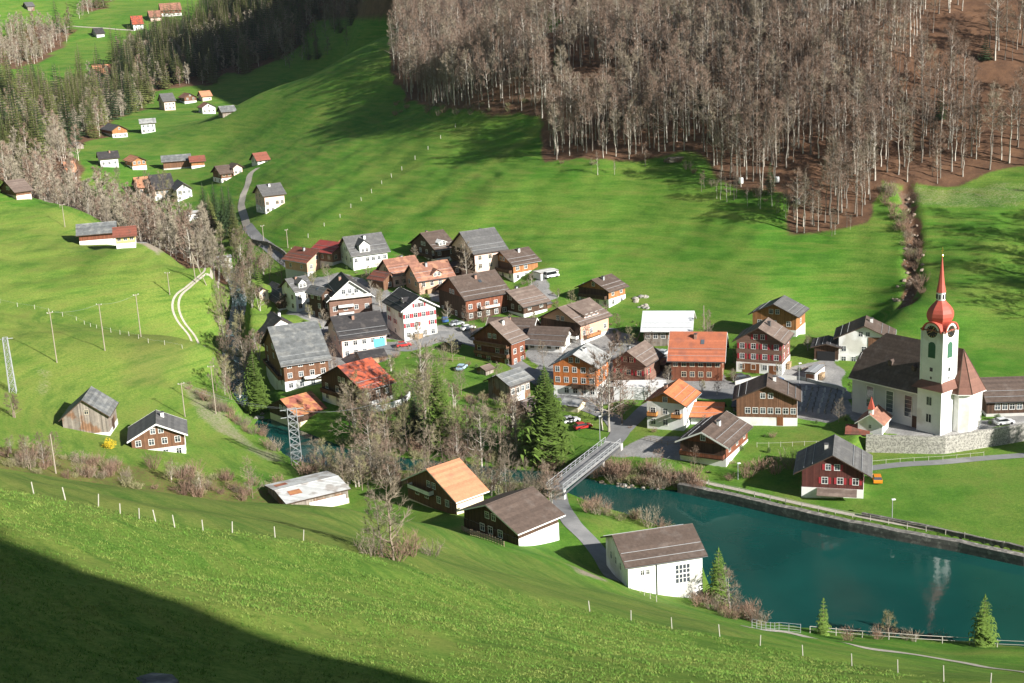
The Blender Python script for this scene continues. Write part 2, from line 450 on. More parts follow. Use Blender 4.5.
# ------------------------------------------------------------------ mesh builder
class MB:
    def __init__(s):
        s.v, s.f, s.m = [], [], []

    def add(s, vs, fs, m=0):
        o = len(s.v)
        s.v += [tuple(map(float, p)) for p in vs]
        s.f += [tuple(i + o for i in f) for f in fs]
        s.m += [m] * len(fs)
        return s

    def box(s, a, b, m=0):
        (x0, y0, z0), (x1, y1, z1) = a, b
        return s.add([(x0, y0, z0), (x1, y0, z0), (x1, y1, z0), (x0, y1, z0), (x0, y0, z1), (x1, y0, z1), (x1, y1, z1), (x0, y1, z1)],
                     [(0, 3, 2, 1), (4, 5, 6, 7), (0, 1, 5, 4), (1, 2, 6, 5), (2, 3, 7, 6), (3, 0, 4, 7)], m)

    def prism(s, poly, axis, a, b, m=0):
        """poly in the plane across the axis ('x': (y,z), 'y': (x,z), 'z': (x,y)), pushed from a to b"""
        n = len(poly)

        def P(q, t):
            return {'x': (t, q[0], q[1]), 'y': (q[0], t, q[1]), 'z': (q[0], q[1], t)}[axis]
        vs = [P(q, a) for q in poly] + [P(q, b) for q in poly]
        fs = [tuple(range(n)), tuple(range(2 * n - 1, n - 1, -1))] + [(i, i + n, (i + 1) % n + n, (i + 1) % n) for i in range(n)]
        return s.add(vs, fs, m)

    def tube(s, pts, rs, n=5, m=0, cap=True):
        o = len(s.v)
        pts = [Vector(p) for p in pts]
        for i, p in enumerate(pts):
            d = (pts[min(i + 1, len(pts) - 1)] - pts[max(i - 1, 0)]).normalized()
            a = d.cross(Vector((0, 0, 1)) if abs(d.z) < .9 else Vector((1, 0, 0))).normalized()
            b = d.cross(a)
            for k in range(n):
                t = 2 * math.pi * k / n
                s.v.append(tuple(p + (a * math.cos(t) + b * math.sin(t)) * rs[i]))
        for i in range(len(pts) - 1):
            for k in range(n):
                s.f.append((o + i * n + k, o + i * n + (k + 1) % n, o + (i + 1) * n + (k + 1) % n, o + (i + 1) * n + k))
                s.m.append(m)
        if cap:
            s.f.append(tuple(o + (len(pts) - 1) * n + k for k in range(n)))
            s.m.append(m)
        return s

    def bar(s, p, q, wd, m=0):
        return s.tube([p, q], [wd, wd], 4, m)

    def lathe(s, prof, n=20, m=0, c=(0, 0)):
        o = len(s.v)
        for r, z in prof:
            for k in range(n):
                t = 2 * math.pi * k / n
                s.v.append((c[0] + r * math.cos(t), c[1] + r * math.sin(t), z))
        for i in range(len(prof) - 1):
            for k in range(n):
                s.f.append((o + i * n + k, o + i * n + (k + 1) % n, o + (i + 1) * n + (k + 1) % n, o + (i + 1) * n + k))
                s.m.append(m)
        return s

    def mesh(s, name, mats, smooth=False):
        me = bpy.data.meshes.new(name)
        me.from_pydata(s.v, [], s.f)
        for x in (mats if isinstance(mats, (list, tuple)) else [mats]):
            me.materials.append(MATS[x] if isinstance(x, str) else x)
        if any(s.m):
            me.polygons.foreach_set('material_index', s.m)
        if smooth:
            me.polygons.foreach_set('use_smooth', [True] * len(s.f))
        me.update()
        return me

    def obj(s, name, mats, parent=None, smooth=False, loc=None, rot=0):
        return link(name, s.mesh(name, mats, smooth), parent, loc, rot)


def link(name, data, parent=None, loc=None, rot=0):
    o = bpy.data.objects.new(name, data)
    COL.objects.link(o)
    if parent is not None:
        o.parent = parent
    if loc is not None:
        o.location = loc
    if rot:
        o.rotation_euler = (0, 0, rot)
    return o


def tag(o, label, cat, group=None, kind=None):
    if label:
        o['label'] = label
    if cat:
        o['category'] = cat
    if group:
        o['group'] = group
    if kind:
        o['kind'] = kind
    return o


def thing(name, label, cat, loc, rot=0, group=None):
    return tag(link(name, None, None, loc, rot), label, cat, group)


def structure(o):
    o['kind'] = 'structure'
    return o


def fast_mesh(name, verts, tris, mats, mi=None):
    me = bpy.data.meshes.new(name)
    n, t = len(verts), len(tris)
    me.vertices.add(n)
    me.vertices.foreach_set('co', np.asarray(verts, np.float32).ravel())
    k = tris.shape[1]
    me.loops.add(t * k)
    me.loops.foreach_set('vertex_index', np.asarray(tris, np.int32).ravel())
    me.polygons.add(t)
    me.polygons.foreach_set('loop_start', np.arange(0, t * k, k, dtype=np.int32))
    for x in mats:
        me.materials.append(MATS[x] if isinstance(x, str) else x)
    if mi is not None:
        me.polygons.foreach_set('material_index', np.asarray(mi, np.int32))
    me.update(calc_edges=True)
    return me


# ------------------------------------------------------------------ ground sheet
def px_poly(pts):
    return [hit(px, py)[:2] for px, py in pts]


FOREST = {}          # named polygons on the ground, traced once and kept in world metres
def pz(*pts):
    return [at_z(*p)[:2] for p in pts]


def pd(*pts):
    return [at_d(*p)[:2] for p in pts]


FOREST['west clump'] = px_poly(((396, 97), (440, 112), (500, 117), (548, 113), (545, 40), (522, 4), (470, 2), (412, 14), (399, 45)))
FOREST['middle'] = px_poly(((556, 164), (612, 170), (655, 156), (690, 158), (706, 186), (735, 196), (790, 214), (835, 227), (868, 222), (884, 195), (877, 120), (868, 60), (856, 20), (800, 12), (700, 26), (640, 28), (600, 60), (560, 90)))
FOREST['plateau edge'] = px_poly(((540, 112), (556, 95), (600, 75), (660, 40), (640, 27), (560, 28), (540, 45)))
FOREST['east'] = pd((884, 182, 402), (930, 186, 400), (1024, 178, 394), (1100, 175, 385), (1150, 60, 430), (1100, -60, 490), (1000, -60, 500), (880, -30, 500), (848, 5, 478), (864, 90, 440))
FOREST['upper'] = px_poly(((0, 92), (40, 90), (75, 88), (100, 74), (130, 52), (165, 36), (200, 26), (228, 12), (262, 2), (322, 4), (300, 45), (285, 57), (225, 75), (205, 86), (150, 92), (146, 106), (120, 120), (100, 137), (60, 150), (40, 140), (0, 138)))
FOREST['gorge'] = pd((-10, 178, 560), (70, 200, 500), (150, 238, 470), (205, 258, 450), (225, 262, 470), (205, 235, 520), (150, 205, 560), (80, 180, 600), (60, 150, 670), (0, 125, 700), (-20, 150, 640))
FOREST['far side'] = px_poly(((0, 28), (40, 26), (75, 26), (62, 45), (35, 65), (0, 76)))
FOREST['far strip'] = px_poly(((74, 22), (82, 8), (96, 1), (112, 1), (100, 10), (86, 18)))

WOOD_SD = None
zr = np.zeros(gx.shape)
for k, poly in FOREST.items():
    d = sdist(poly, gx, gy)
    zr = np.maximum(zr, np.clip(.5 - (d + 3 * (vnoise(gx / 5, gy / 5, 5) - .5) + 14 * (vnoise(gx / 17, gy / 17, 6) - .5)) / 5, 0, 1) * (.75 if k in ('upper', 'gorge', 'far side', 'far strip') else 1))
zr = np.maximum(zr, .45 * np.clip(.5 - (sdist(px_poly(((0, 452), (60, 458), (130, 468), (200, 480), (250, 492), (300, 496), (250, 506), (200, 503), (100, 490), (0, 473))), gx, gy) - 4 + 5 * (vnoise(gx / 5, gy / 5, 77) - .5)) / 5, 0, 1) * (gy > 205))
# the whole shaded mountain beyond is wooded
mtn = np.clip((gz - 88) / 10, 0, 1) * np.clip((gy - 560 + gx * .0) / 60, 0, 1) * (gx > -260)
zr = np.maximum(zr, mtn * .9)


def zone(points, soft=2.0, amp=1.0, wob=1.5, fn=pz):
    d = sdist(fn(*points) if fn else points, gx, gy)
    return amp * np.clip(.5 - (d + wob * 2 * (vnoise(gx / 4, gy / 4, 8) - .5)) / soft, 0, 1)


gl_, _ = ldist(GUL, gx, gy)
zr = np.maximum(zr, np.clip(1.05 - (gl_ + 3 * (vnoise(gx / 3, gy / 3, 71) - .5)) / 3.2, 0, 1))
# bare ground, gravel
zg = np.zeros(gx.shape)
for pts, a in (
        (((896, 190, 38), (915, 190, 38), (920, 235, 28), (912, 262, 23), (925, 285, 18), (905, 304, 14), (898, 300, 15), (905, 262, 23), (902, 235, 28)), .3),     # slide
        (((888, 178, 41), (1030, 172, 43), (1030, 195, 38), (900, 193, 38)), .35),
        (((150, 246, 25), (165, 254, 24), (160, 268, 22), (143, 262, 23)), .9),
        (((218, 330, 12), (238, 318, 9), (240, 360, 3), (222, 352, 10)), .5),
        (((183, 385, 9), (215, 405, 6), (290, 460, 2), (268, 462, 2), (200, 412, 7)), .55),
        (((565, 562, 8), (600, 575, 7), (612, 588, 6), (580, 580, 8)), .8),
        (((600, 470, 3), (690, 490, 1.5), (690, 494, 1), (600, 484, .5), (585, 470, 1)), .6),
        (((40, 375, 15), (50, 380, 15), (45, 430, 14), (35, 430, 14)), .35)):
    zg = np.maximum(zg, zone(pts, 2.5, a))
# paved ground of the village
zp = np.zeros(gx.shape)
for pts, a in (
        (((118, 250, 26), (150, 246, 25.5), (147, 258, 24), (128, 255, 25)), .9),
        (((400, 345, 8), (440, 330, 9), (470, 335, 8.5), (510, 322, 11), (560, 320, 11), (615, 330, 9), (645, 345, 8), (740, 385, 6), (800, 368, 7), (830, 362, 7.5), (845, 375, 6.5), (850, 415, 5), (830, 425, 5), (790, 420, 5),
           (730, 400, 5.5), (655, 395, 5.5), (600, 405, 5), (560, 402, 5.5), (548, 388, 5.5), (522, 352, 7.5), (480, 345, 7.5), (440, 350, 7), (405, 352, 7.5)), .9),
        (((280, 350, 8), (330, 330, 9), (400, 345, 8), (400, 360, 6.5), (335, 375, 6.5)), .8),
        (((300, 275, 16), (345, 274, 16), (420, 300, 13), (440, 330, 10), (400, 345, 8), (330, 330, 10), (285, 320, 11)), .8),
        (((430, 268, 17), (480, 285, 14.5), (520, 290, 13.5), (545, 283, 14), (560, 300, 12), (480, 312, 12), (430, 300, 13)), .8),
        (((612, 448, 4.5), (650, 430, 5), (735, 448, 4.5), (735, 460, 4), (660, 455, 4), (620, 456, 4)), .8),
        (((860, 438, 4.4), (930, 446, 4.4), (1000, 432, 4.6), (1030, 425, 5), (1030, 408, 6), (985, 425, 4.8), (900, 425, 4.6), (850, 410, 5)), .85)):
    zp = np.maximum(zp, zone(pts, 2.0, a))
# drier, yellower turf: bands across the slopes
dry = np.clip(.35 * (vnoise(gx / 22, gy / 22, 21) - .2) + .3 * (vnoise(gx / 6, gy / 6, 22) - .3), 0, 1)
left = np.clip((-gx - 40) / 60, 0, 1)
dry = dry + .3 * np.clip((210 - gy) / 120, 0, 1) * np.clip((gz - 8) / 20, 0, 1) + .34 * left * (gy < 470)
for pts, a in ((((45, 375, 15), (60, 375, 15), (48, 440, 14), (30, 440, 14)), .4), (((0, 465, 44), (256, 500, 32), (256, 512, 34), (0, 480, 48)), .1),
               (((180, 345, 11), (235, 312, 14), (245, 350, 5), (225, 365, 6)), .5), (((280, 255, 19), (560, 118, 55), (565, 122, 54), (285, 262, 18)), .2)):
    dry = np.maximum(dry, zone(pts, 4, a + .3, 2))
lush = np.clip(vnoise(gx / 40, gy / 40, 31) * .8 + .3 * vnoise(gx / 9, gy / 9, 32) - .2, 0, 1)
brownish = zone(((128, 345, 14), (200, 350, 10), (190, 378, 9), (150, 392, 10), (125, 390, 11.5)), 9, .55, 4)  # browner, darker patch of turf on the left slope

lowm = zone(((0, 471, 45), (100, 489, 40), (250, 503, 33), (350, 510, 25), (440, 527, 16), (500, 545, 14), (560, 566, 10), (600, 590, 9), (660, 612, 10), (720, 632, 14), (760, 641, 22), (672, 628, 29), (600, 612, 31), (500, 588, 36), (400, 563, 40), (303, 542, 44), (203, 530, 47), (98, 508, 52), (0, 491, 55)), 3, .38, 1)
brownish = np.maximum(brownish, lowm)
ny, nx = gx.shape
idx = np.arange(ny * nx).reshape(ny, nx)
quads = np.stack([idx[:-1, :-1], idx[:-1, 1:], idx[1:, 1:], idx[1:, :-1]], -1).reshape(-1, 4)
gverts = np.stack([gx, gy, gz], -1).reshape(-1, 3)


def ground_material():
    m = bpy.data.materials.new('alpine_ground')
    m.use_nodes = True
    nt = m.node_tree
    L = nt.links.new
    b = nt.nodes['Principled BSDF']
    b.inputs['Roughness'].default_value = .95
    b.inputs['Specular IOR Level'].default_value = .15
    tc = nd(nt, 'ShaderNodeTexCoord')

    def noise(scale, detail=4, rough=.6):
        n = nd(nt, 'ShaderNodeTexNoise')
        n.inputs['Scale'].default_value = scale
        n.inputs['Detail'].default_value = detail
        n.inputs['Roughness'].default_value = rough
        L(tc.outputs['Object'], n.inputs['Vector'])
        return n.outputs['Fac']

    def ramp(src, a, bb, lo=0.0, hi=1.0):
        r = nd(nt, 'ShaderNodeMapRange')
        r.inputs[1].default_value, r.inputs[2].default_value, r.inputs[3].default_value, r.inputs[4].default_value = a, bb, lo, hi
        L(src, r.inputs[0])
        return r.outputs[0]

    def mix(f, c1, c2):
        x = nd(nt, 'ShaderNodeMix', data_type='RGBA')
        L(f, x.inputs[0]) if not isinstance(f, float) else setattr(x.inputs[0], 'default_value', f)
        for s, c in ((x.inputs[6], c1), (x.inputs[7], c2)):
            if isinstance(c, tuple):
                s.default_value = (*c, 1)
            else:
                L(c, s)
        return x.outputs[2]

    def math_(op, a, bb):
        x = nd(nt, 'ShaderNodeMath', operation=op, use_clamp=op == 'ADD')
        for s, c in ((x.inputs[0], a), (x.inputs[1], bb)):
            if isinstance(c, (int, float)):
                s.default_value = c
            else:
                L(c, s)
        return x.outputs[0]
    za = nd(nt, 'ShaderNodeAttribute', attribute_name='zone')
    zb = nd(nt, 'ShaderNodeAttribute', attribute_name='turf')
    sa = nd(nt, 'ShaderNodeSeparateColor')
    sb = nd(nt, 'ShaderNodeSeparateColor')
    L(za.outputs['Color'], sa.inputs[0])
    L(zb.outputs['Color'], sb.inputs[0])
    fine = noise(1.7, 6, .75)
    mid = noise(.22, 5, .65)
    big = noise(.035, 4, .6)
    tiny = noise(9, 3, .8)
    g = mix(ramp(mid, .35, .65), (.056, .162, .012), (.086, .205, .022))
    g = mix(math_('MULTIPLY', sb.outputs[1], .55), g, (.055, .165, .014))
    dryf = math_('MULTIPLY', sb.outputs[0], ramp(fine, .3, .65, .45, 1.25))
    g = mix(dryf, g, (.225, .25, .055))
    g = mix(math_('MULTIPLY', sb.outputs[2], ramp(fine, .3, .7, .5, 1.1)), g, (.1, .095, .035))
    # scattered tufts and bare spots
    g = mix(ramp(fine, .62, .8, 0, .45), g, (.25, .21, .09))
    g = mix(ramp(math_('MULTIPLY', fine, big), .14, .08, 0, .5), g, (.04, .085, .012))
    # narrow contour bands left by grazing cattle
    mp = nd(nt, 'ShaderNodeMapping')
    mp.inputs['Scale'].default_value = (.06, .06, .9)
    L(tc.outputs['Object'], mp.inputs[0])
    nb_ = nd(nt, 'ShaderNodeTexNoise')
    nb_.inputs['Scale'].default_value = 1.0
    nb_.inputs['Detail'].default_value = 5
    nb_.inputs['Roughness'].default_value = .7
    L(mp.outputs[0], nb_.inputs['Vector'])
    g = mix(ramp(nb_.outputs['Fac'], .48, .68, 0, .6), g, (.18, .2, .045))
    g = mix(ramp(nb_.outputs['Fac'], .5, .3, 0, .65), g, (.035, .11, .012))
    litter = mix(ramp(fine, .35, .65), (.15, .08, .046), (.08, .046, .03))
    litter = mix(ramp(mid, .44, .64, 0, .65), litter, (.2, .108, .06))
    gravel = mix(ramp(tiny, .3, .7), (.34, .29, .22), (.2, .16, .12))
    paved = mix(ramp(mid, .35, .65), (.22, .215, .21), (.31, .3, .285))
    c = mix(ramp(math_('ADD', sa.outputs[0], ramp(fine, .3, .7, -.2, .2)), .3, .6), g, litter)
    c = mix(ramp(math_('ADD', sa.outputs[1], ramp(fine, .3, .7, -.25, .25)), .25, .8), c, gravel)
    c = mix(ramp(math_('ADD', sa.outputs[2], ramp(fine, .3, .7, -.1, .1)), .4, .6), c, paved)
    v = nd(nt, 'ShaderNodeVectorMath', operation='SCALE')
    L(c, v.inputs[0])
    L(math_('MULTIPLY', ramp(tiny, .25, .75, .66, 1.34), ramp(fine, .25, .75, .76, 1.24)), v.inputs['Scale'])
    L(v.outputs[0], b.inputs['Base Color'])
    bp = nd(nt, 'ShaderNodeBump')
    bp.inputs['Strength'].default_value = .55
    bp.inputs['Distance'].default_value = .25
    L(math_('ADD', math_('MULTIPLY', fine, .6), math_('MULTIPLY', tiny, .4)), bp.inputs['Height'])
    L(bp.outputs[0], b.inputs['Normal'])
    return m


MATS['ground'] = ground_material()
gme = fast_mesh('ground', gverts, quads, ['ground'])
for nm, chans in (('zone', (zr, zg, zp)), ('turf', (dry, lush, brownish))):
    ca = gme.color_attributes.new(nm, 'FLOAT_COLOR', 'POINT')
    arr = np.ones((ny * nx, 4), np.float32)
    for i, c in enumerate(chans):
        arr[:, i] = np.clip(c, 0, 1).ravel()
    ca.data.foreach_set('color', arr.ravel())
gme.polygons.foreach_set('use_smooth', np.ones(len(quads), bool))
ground = structure(link('ground', gme))

# ------------------------------------------------------------------ water
def water_material(name, col, rough, wave, foam=0.0):
    m = bpy.data.materials.new(name)
    m.use_nodes = True
    nt = m.node_tree
    b = nt.nodes['Principled BSDF']
    b.inputs['Base Color'].default_value = (*col, 1)
    b.inputs['Roughness'].default_value = rough
    b.inputs['IOR'].default_value = 1.33
    tc = nd(nt, 'ShaderNodeTexCoord')
    n = nd(nt, 'ShaderNodeTexNoise')
    n.inputs['Scale'].default_value = wave
    n.inputs['Detail'].default_value = 4
    nt.links.new(tc.outputs['Object'], n.inputs['Vector'])
    bp = nd(nt, 'ShaderNodeBump')
    bp.inputs['Strength'].default_value = .12 if not foam else .8
    bp.inputs['Distance'].default_value = .12
    nt.links.new(n.outputs['Fac'], bp.inputs['Height'])
    nt.links.new(bp.outputs[0], b.inputs['Normal'])
    n2 = nd(nt, 'ShaderNodeTexNoise')
    n2.inputs['Scale'].default_value = .06 if not foam else 1.2
    n2.inputs['Detail'].default_value = 5
    nt.links.new(tc.outputs['Object'], n2.inputs['Vector'])
    mr = nd(nt, 'ShaderNodeMapRange')
    mr.inputs[1].default_value, mr.inputs[2].default_value = (.35, .7) if not foam else (.55, .68)
    nt.links.new(n2.outputs['Fac'], mr.inputs[0])
    mx = nd(nt, 'ShaderNodeMix', data_type='RGBA')
    nt.links.new(mr.outputs[0], mx.inputs[0])
    mx.inputs[6].default_value = (*col, 1)
    mx.inputs[7].default_value = (.008, .066, .056, 1) if not foam else (.5, .58, .62, 1)
    nt.links.new(mx.outputs[2], b.inputs['Base Color'])
    MATS[name] = m


water_material('lake_water', (.005, .047, .041), .05, .7)
water_material('stream_water', (.02, .06, .065), .2, 2.0, 1.0)
lk = MB()
lx = [p[0] for p in LAKE]
ly = [p[1] for p in LAKE]
# water sheet: the outline grown by two metres so that it ends inside the banks
lc = np.array(LAKE)
grow = []
for i in range(len(lc)):
    t = lc[(i + 1) % len(lc)] - lc[i - 1]
    nrm = np.array([t[1], -t[0]]) / (np.hypot(*t) + 1e-9)
    c = lc[i] + nrm * 1.5
    if sdist(LAKE, c[0], c[1]) < 0:
        c = lc[i] - nrm * 1.5
    grow.append((c[0], c[1], 0.0))
lk.add(grow, [tuple(range(len(grow)))])
structure(lk.obj('lake', 'lake_water'))


def ribbon(line, width, lift=.06, step=1.0, zfix=None):
    """a strip along a ground polyline, laid on the terrain"""
    pts = [np.array(p, float) for p in line]
    P = []
    for a, b in zip(pts[:-1], pts[1:]):
        n = max(1, int(np.hypot(*(b - a)[:2]) / step))
        P += [a + (b - a) * i / n for i in range(n)]
    P.append(pts[-1])
    P = np.array(P)
    for _ in range(6):
        P[1:-1] = (P[:-2] + P[1:-1] * 2 + P[2:]) / 4
    T = np.gradient(P[:, :2], axis=0)
    T /= np.hypot(T[:, 0], T[:, 1])[:, None] + 1e-9
    N = np.stack([-T[:, 1], T[:, 0]], -1)
    K = max(3, int(width / .9) + 2)
    mb = MB()
    vs = []
    for i in range(len(P)):
        for k in range(K):
            q = P[i, :2] + N[i] * width * (k / (K - 1) - .5)
            z = float(hz(q[0], q[1])) + lift if zfix is None else P[i, 2] + zfix
            vs.append((q[0], q[1], z))
    mb.add(vs, [(i * K + k, i * K + k + 1, (i + 1) * K + k + 1, (i + 1) * K + k) for i in range(len(P) - 1) for k in range(K - 1)])
    return mb, P


structure(ribbon(STREAM[:8], 5.0, zfix=-.25)[0].obj('stream', 'stream_water', smooth=True))
# ------------------------------------------------------------------ houses
CACHE = {}


def cached(key, fn):
    if key not in CACHE:
        CACHE[key] = fn()
    return CACHE[key]


def window_mesh(w, h, m='trim_white'):
    def make():
        mb = MB()
        t = .1
        mb.box((-w / 2 - t, -.07, -t), (w / 2 + t, .03, 0))
        mb.box((-w / 2 - t, -.05, h), (w / 2 + t, .03, h + t))
        mb.box((-w / 2 - t, -.05, 0), (-w / 2, .03, h))
        mb.box((w / 2, -.05, 0), (w / 2 + t, .03, h))
        mb.box((-.035, -.03, 0), (.035, .02, h))
        mb.box((-w / 2, -.03, h * .62), (-.035, .02, h * .62 + .05))
        mb.box((.035, -.03, h * .62), (w / 2, .02, h * .62 + .05))
        return mb.mesh('window', m)
    return cached(('win', w, h, m), make)


def pane_mesh(w, h):
    return cached(('pane', w, h), lambda: MB().box((-w / 2, -.012, 0), (w / 2, .02, h)).mesh('pane', 'glass_dark'))


def shutter_mesh(h, m):
    return cached(('shut', h, m), lambda: MB().box((-.25, -.07, -.02), (.25, -.01, h + .02)).mesh('shutter', m))


FACE_ROT = {'S': 0, 'W': -math.pi / 2, 'N': math.pi, 'E': math.pi / 2}


class House:
    def __init__(s, name, label, cat, c, rot, Lr, Ll, hw, gable, pitch, group=None):
        s.root = thing(name, label, cat, c, rot, group)
        s.R, s.L, s.hw, s.g = Lr, Ll, hw, gable
        s.frame = rng.choice(('trim_white', 'trim_white', 'trim_cream', 'trim_white', 'trim_white'))
        s.tan = math.tan(R_(pitch))
        s.B = Ll if gable == 'L' else Lr         # across the ridge
        s.A = Lr if gable == 'L' else Ll         # along the ridge
        s.zr = hw + s.B / 2 * s.tan

    def m(s, x, y, z):                            # canonical (along ridge, across) -> local
        return (x, y, z) if s.g == 'L' else (y, x, z)

    def face_pt(s, f, u, out=0.0):
        """point u metres along a face (left to right seen from outside)"""
        if f == 'S':
            return (u, -out)
        if f == 'W':
            return (-out, s.L - u)
        if f == 'N':
            return (s.R - u, s.L + out)
        return (s.R + out, u)

    def flen(s, f):
        return s.R if f in 'SN' else s.L

    def walls(s, frac, upper, lower, gablemat=None):
        frac = 1 if frac > .9 else frac
        hb = s.hw * frac
        s.hb = hb
        A, B = s.A, s.B
        z0 = hb if 0 < frac else -2.5
        if frac < 1:
            mb = MB()
            prof = [(0, z0), (B, z0), (B, s.hw), (B / 2, s.zr), (0, s.hw)]
            vs = [s.m(0, y, z) for y, z in prof] + [s.m(A, y, z) for y, z in prof]
            n = 5
            mb.add(vs, [tuple(range(n)), tuple(range(2 * n - 1, n - 1, -1))] + [(i, i + n, (i + 1) % n + n, (i + 1) % n) for i in range(n)])
            mb.obj('wall', upper, s.root)
        else:
            mb = MB()
            prof = [(.05, s.hw - .02), (B - .05, s.hw - .02), (B / 2, s.zr - .02)]
            vs = [s.m(.02, y, z) for y, z in prof] + [s.m(A - .02, y, z) for y, z in prof]
            mb.add(vs, [(0, 1, 2), (5, 4, 3), (0, 3, 4, 1), (1, 4, 5, 2), (2, 5, 3, 0)])
            mb.obj('gable', gablemat or lower, s.root)
        if frac > 0:
            e = .06 if frac < 1 else 0
            mb = MB()
            mb.box((-e, -e, -3.2), (s.R + e, s.L + e, hb + (.002 if frac < 1 else 0)))
            mb.obj('base_storey' if frac < 1 else 'wall', lower, s.root)

    def roof(s, m, oe=.9, og=.9, t=.24, trim='trim_dark', shed=False):
        A, B = s.A, s.B
        ze, zr = s.hw - oe * s.tan, s.zr + .02
        mb = MB()
        prof = [(-oe, ze), (-oe, ze + t), (B / 2, zr + t), (B + oe, ze + t), (B + oe, ze), (B / 2, zr)]
        vs = [s.m(-og, y, z) for y, z in prof] + [s.m(A + og, y, z) for y, z in prof]
        mb.add(vs, [(1, 7, 8, 2), (2, 8, 9, 3)], 0)
        mb.add(vs, [(0, 6, 7, 1), (3, 9, 10, 4), (4, 10, 11, 5), (5, 11, 6, 0), (0, 1, 2, 5), (5, 2, 3, 4), (6, 11, 8, 7), (11, 10, 9, 8)], 1)
        s.roof_o = mb.obj('roof', [m, trim], s.root)
        # ridge cap
        rc = MB()
        rc.prism([(B / 2 - .16, zr + t - .02 - .1), (B / 2, zr + t + .06), (B / 2 + .16, zr + t - .12)], 'x', -og, A + og)
        if s.g == 'R':
            rc.v = [(y, x, z) for x, y, z in rc.v]
        rc.obj('ridge_cap', m, s.roof_o)

    def bargeboards(s, m='trim_white', oe=.9, og=.9, t=.24):
        A, B = s.A, s.B
        for x0 in (-og - .05, A + og + .003):
            mb = MB()
            ze, zr = s.hw - oe * s.tan, s.zr
            prof = [(-oe, ze - .1), (-oe, ze + t + .03), (B / 2, zr + t + .05), (B + oe, ze + t + .03), (B + oe, ze - .1), (B / 2, zr - .08)]
            vs = [s.m(x0, y, z) for y, z in prof] + [s.m(x0 + .045, y, z) for y, z in prof]
            mb.add(vs, [(0, 1, 2, 5), (5, 2, 3, 4), (6, 11, 8, 7), (11, 10, 9, 8), (0, 6, 7, 1), (1, 7, 8, 2), (2, 8, 9, 3), (3, 9, 10, 4), (4, 10, 11, 5), (5, 11, 6, 0)])
            mb.obj('bargeboard', m, s.root)

    def gutter(s, m='metal_gray', oe=.9, og=.9):
        for y in (-oe - .07, s.B + oe + .07):
            mb = MB()
            z = s.hw - oe * s.tan + .05
            mb.tube([s.m(-og, y, z), s.m(s.A + og, y, z)], [.08, .08], 5)
            mb.obj('gutter', m, s.roof_o)

    def snow_guard(s, oe=.9):
        for sg in (0, 1):
            mb = MB()
            for b in (.35, 2.0):
                b = min(b, s.B / 2 - .5)
                y = b if not sg else s.B - b
                z = s.hw + .02 + b * s.tan + .32
                mb.tube([s.m(-.5, y, z), s.m(s.A + .5, y, z)], [.05, .05], 4)
            mb.obj('snow_guard', 'metal_gray', s.roof_o)

    def window(s, f, u, z, w=1.05, h=1.25, shut=None, out=.0):
        x, y = s.face_pt(f, u, out + (.065 if z < s.hb and s.hb < s.hw else 0))
        o = link('window', window_mesh(w, h, s.frame), s.root, (x, y, z), FACE_ROT[f])
        link('pane', pane_mesh(w, h), o)
        if shut:
            for sg in (-1, 1):
                x2, y2 = s.face_pt(f, u + sg * (w / 2 + .4), out + (.065 if z < s.hb and s.hb < s.hw else 0))
                link('shutter', shutter_mesh(h, shut), s.root, (x2, y2, z), FACE_ROT[f])

    def rows(s, f, cols=None, shut=None, skip=.08, w=1.05, h=1.25, base=True, only=None):
        ln = s.flen(f)
        isg = (f in 'WE') == (s.g == 'L')
        n = cols or max(1, int(ln / 2.7))
        zs = []
        if s.hb > 1.9 and base and s.hb < s.hw - .01:
            zs += [s.hb - 1.75]
        z = (s.hb if s.hb < s.hw - .01 else 0)
        top = s.hw - .2
        k = 0
        while z + 2.4 <= top + .5:
            zs.append(z + .95)
            z += 2.65
        for k, zz in enumerate(zs):
            if only is not None and k not in only:
                continue
            if zz + h > s.hw - .05 and not isg:
                continue
            for i in range(n):
                if rng.random() < skip:
                    continue
                u = ln * (i + .5) / n
                s.window(f, u, zz, w, h, shut if zz > s.hb or s.hb >= s.hw else None)
        if isg and s.zr - s.hw > 1.9:
            zz = max(s.hw + .15, z + .8 if z > s.hw - .5 else s.hw + .15)
            if zz + h < s.zr - .3:
                m = 2 if s.zr - s.hw > 2.7 and ln > 8 else 1
                for i in range(m):
                    s.window(f, ln / 2 + (i - (m - 1) / 2) * 1.7, zz, w * .9, h * .9, shut)

    def door(s, f, u, w=1.0, h=2.1, m='door_wood'):
        x, y = s.face_pt(f, u, .07)
        o = link('door', cached(('door', w, h, m), lambda: MB().box((-w / 2, -.03, -.4), (w / 2, .02, h)).mesh('door', m)), s.root, (x, y, 0), FACE_ROT[f])
        link('handle', cached('handle', lambda: MB().box((.3, -.08, 1.0), (.36, -.03, 1.15)).mesh('handle', 'metal_gray')), o)

    def gate(s, f, u, w, h, m='door_wood', z=0):
        x, y = s.face_pt(f, u, .08)
        link('door_or_shade_panel', cached(('gate', w, h, m), lambda: MB().box((-w / 2, -.03, 0), (w / 2, .02, h)).mesh('door_or_shade_panel', m)), s.root, (x, y, z), FACE_ROT[f])

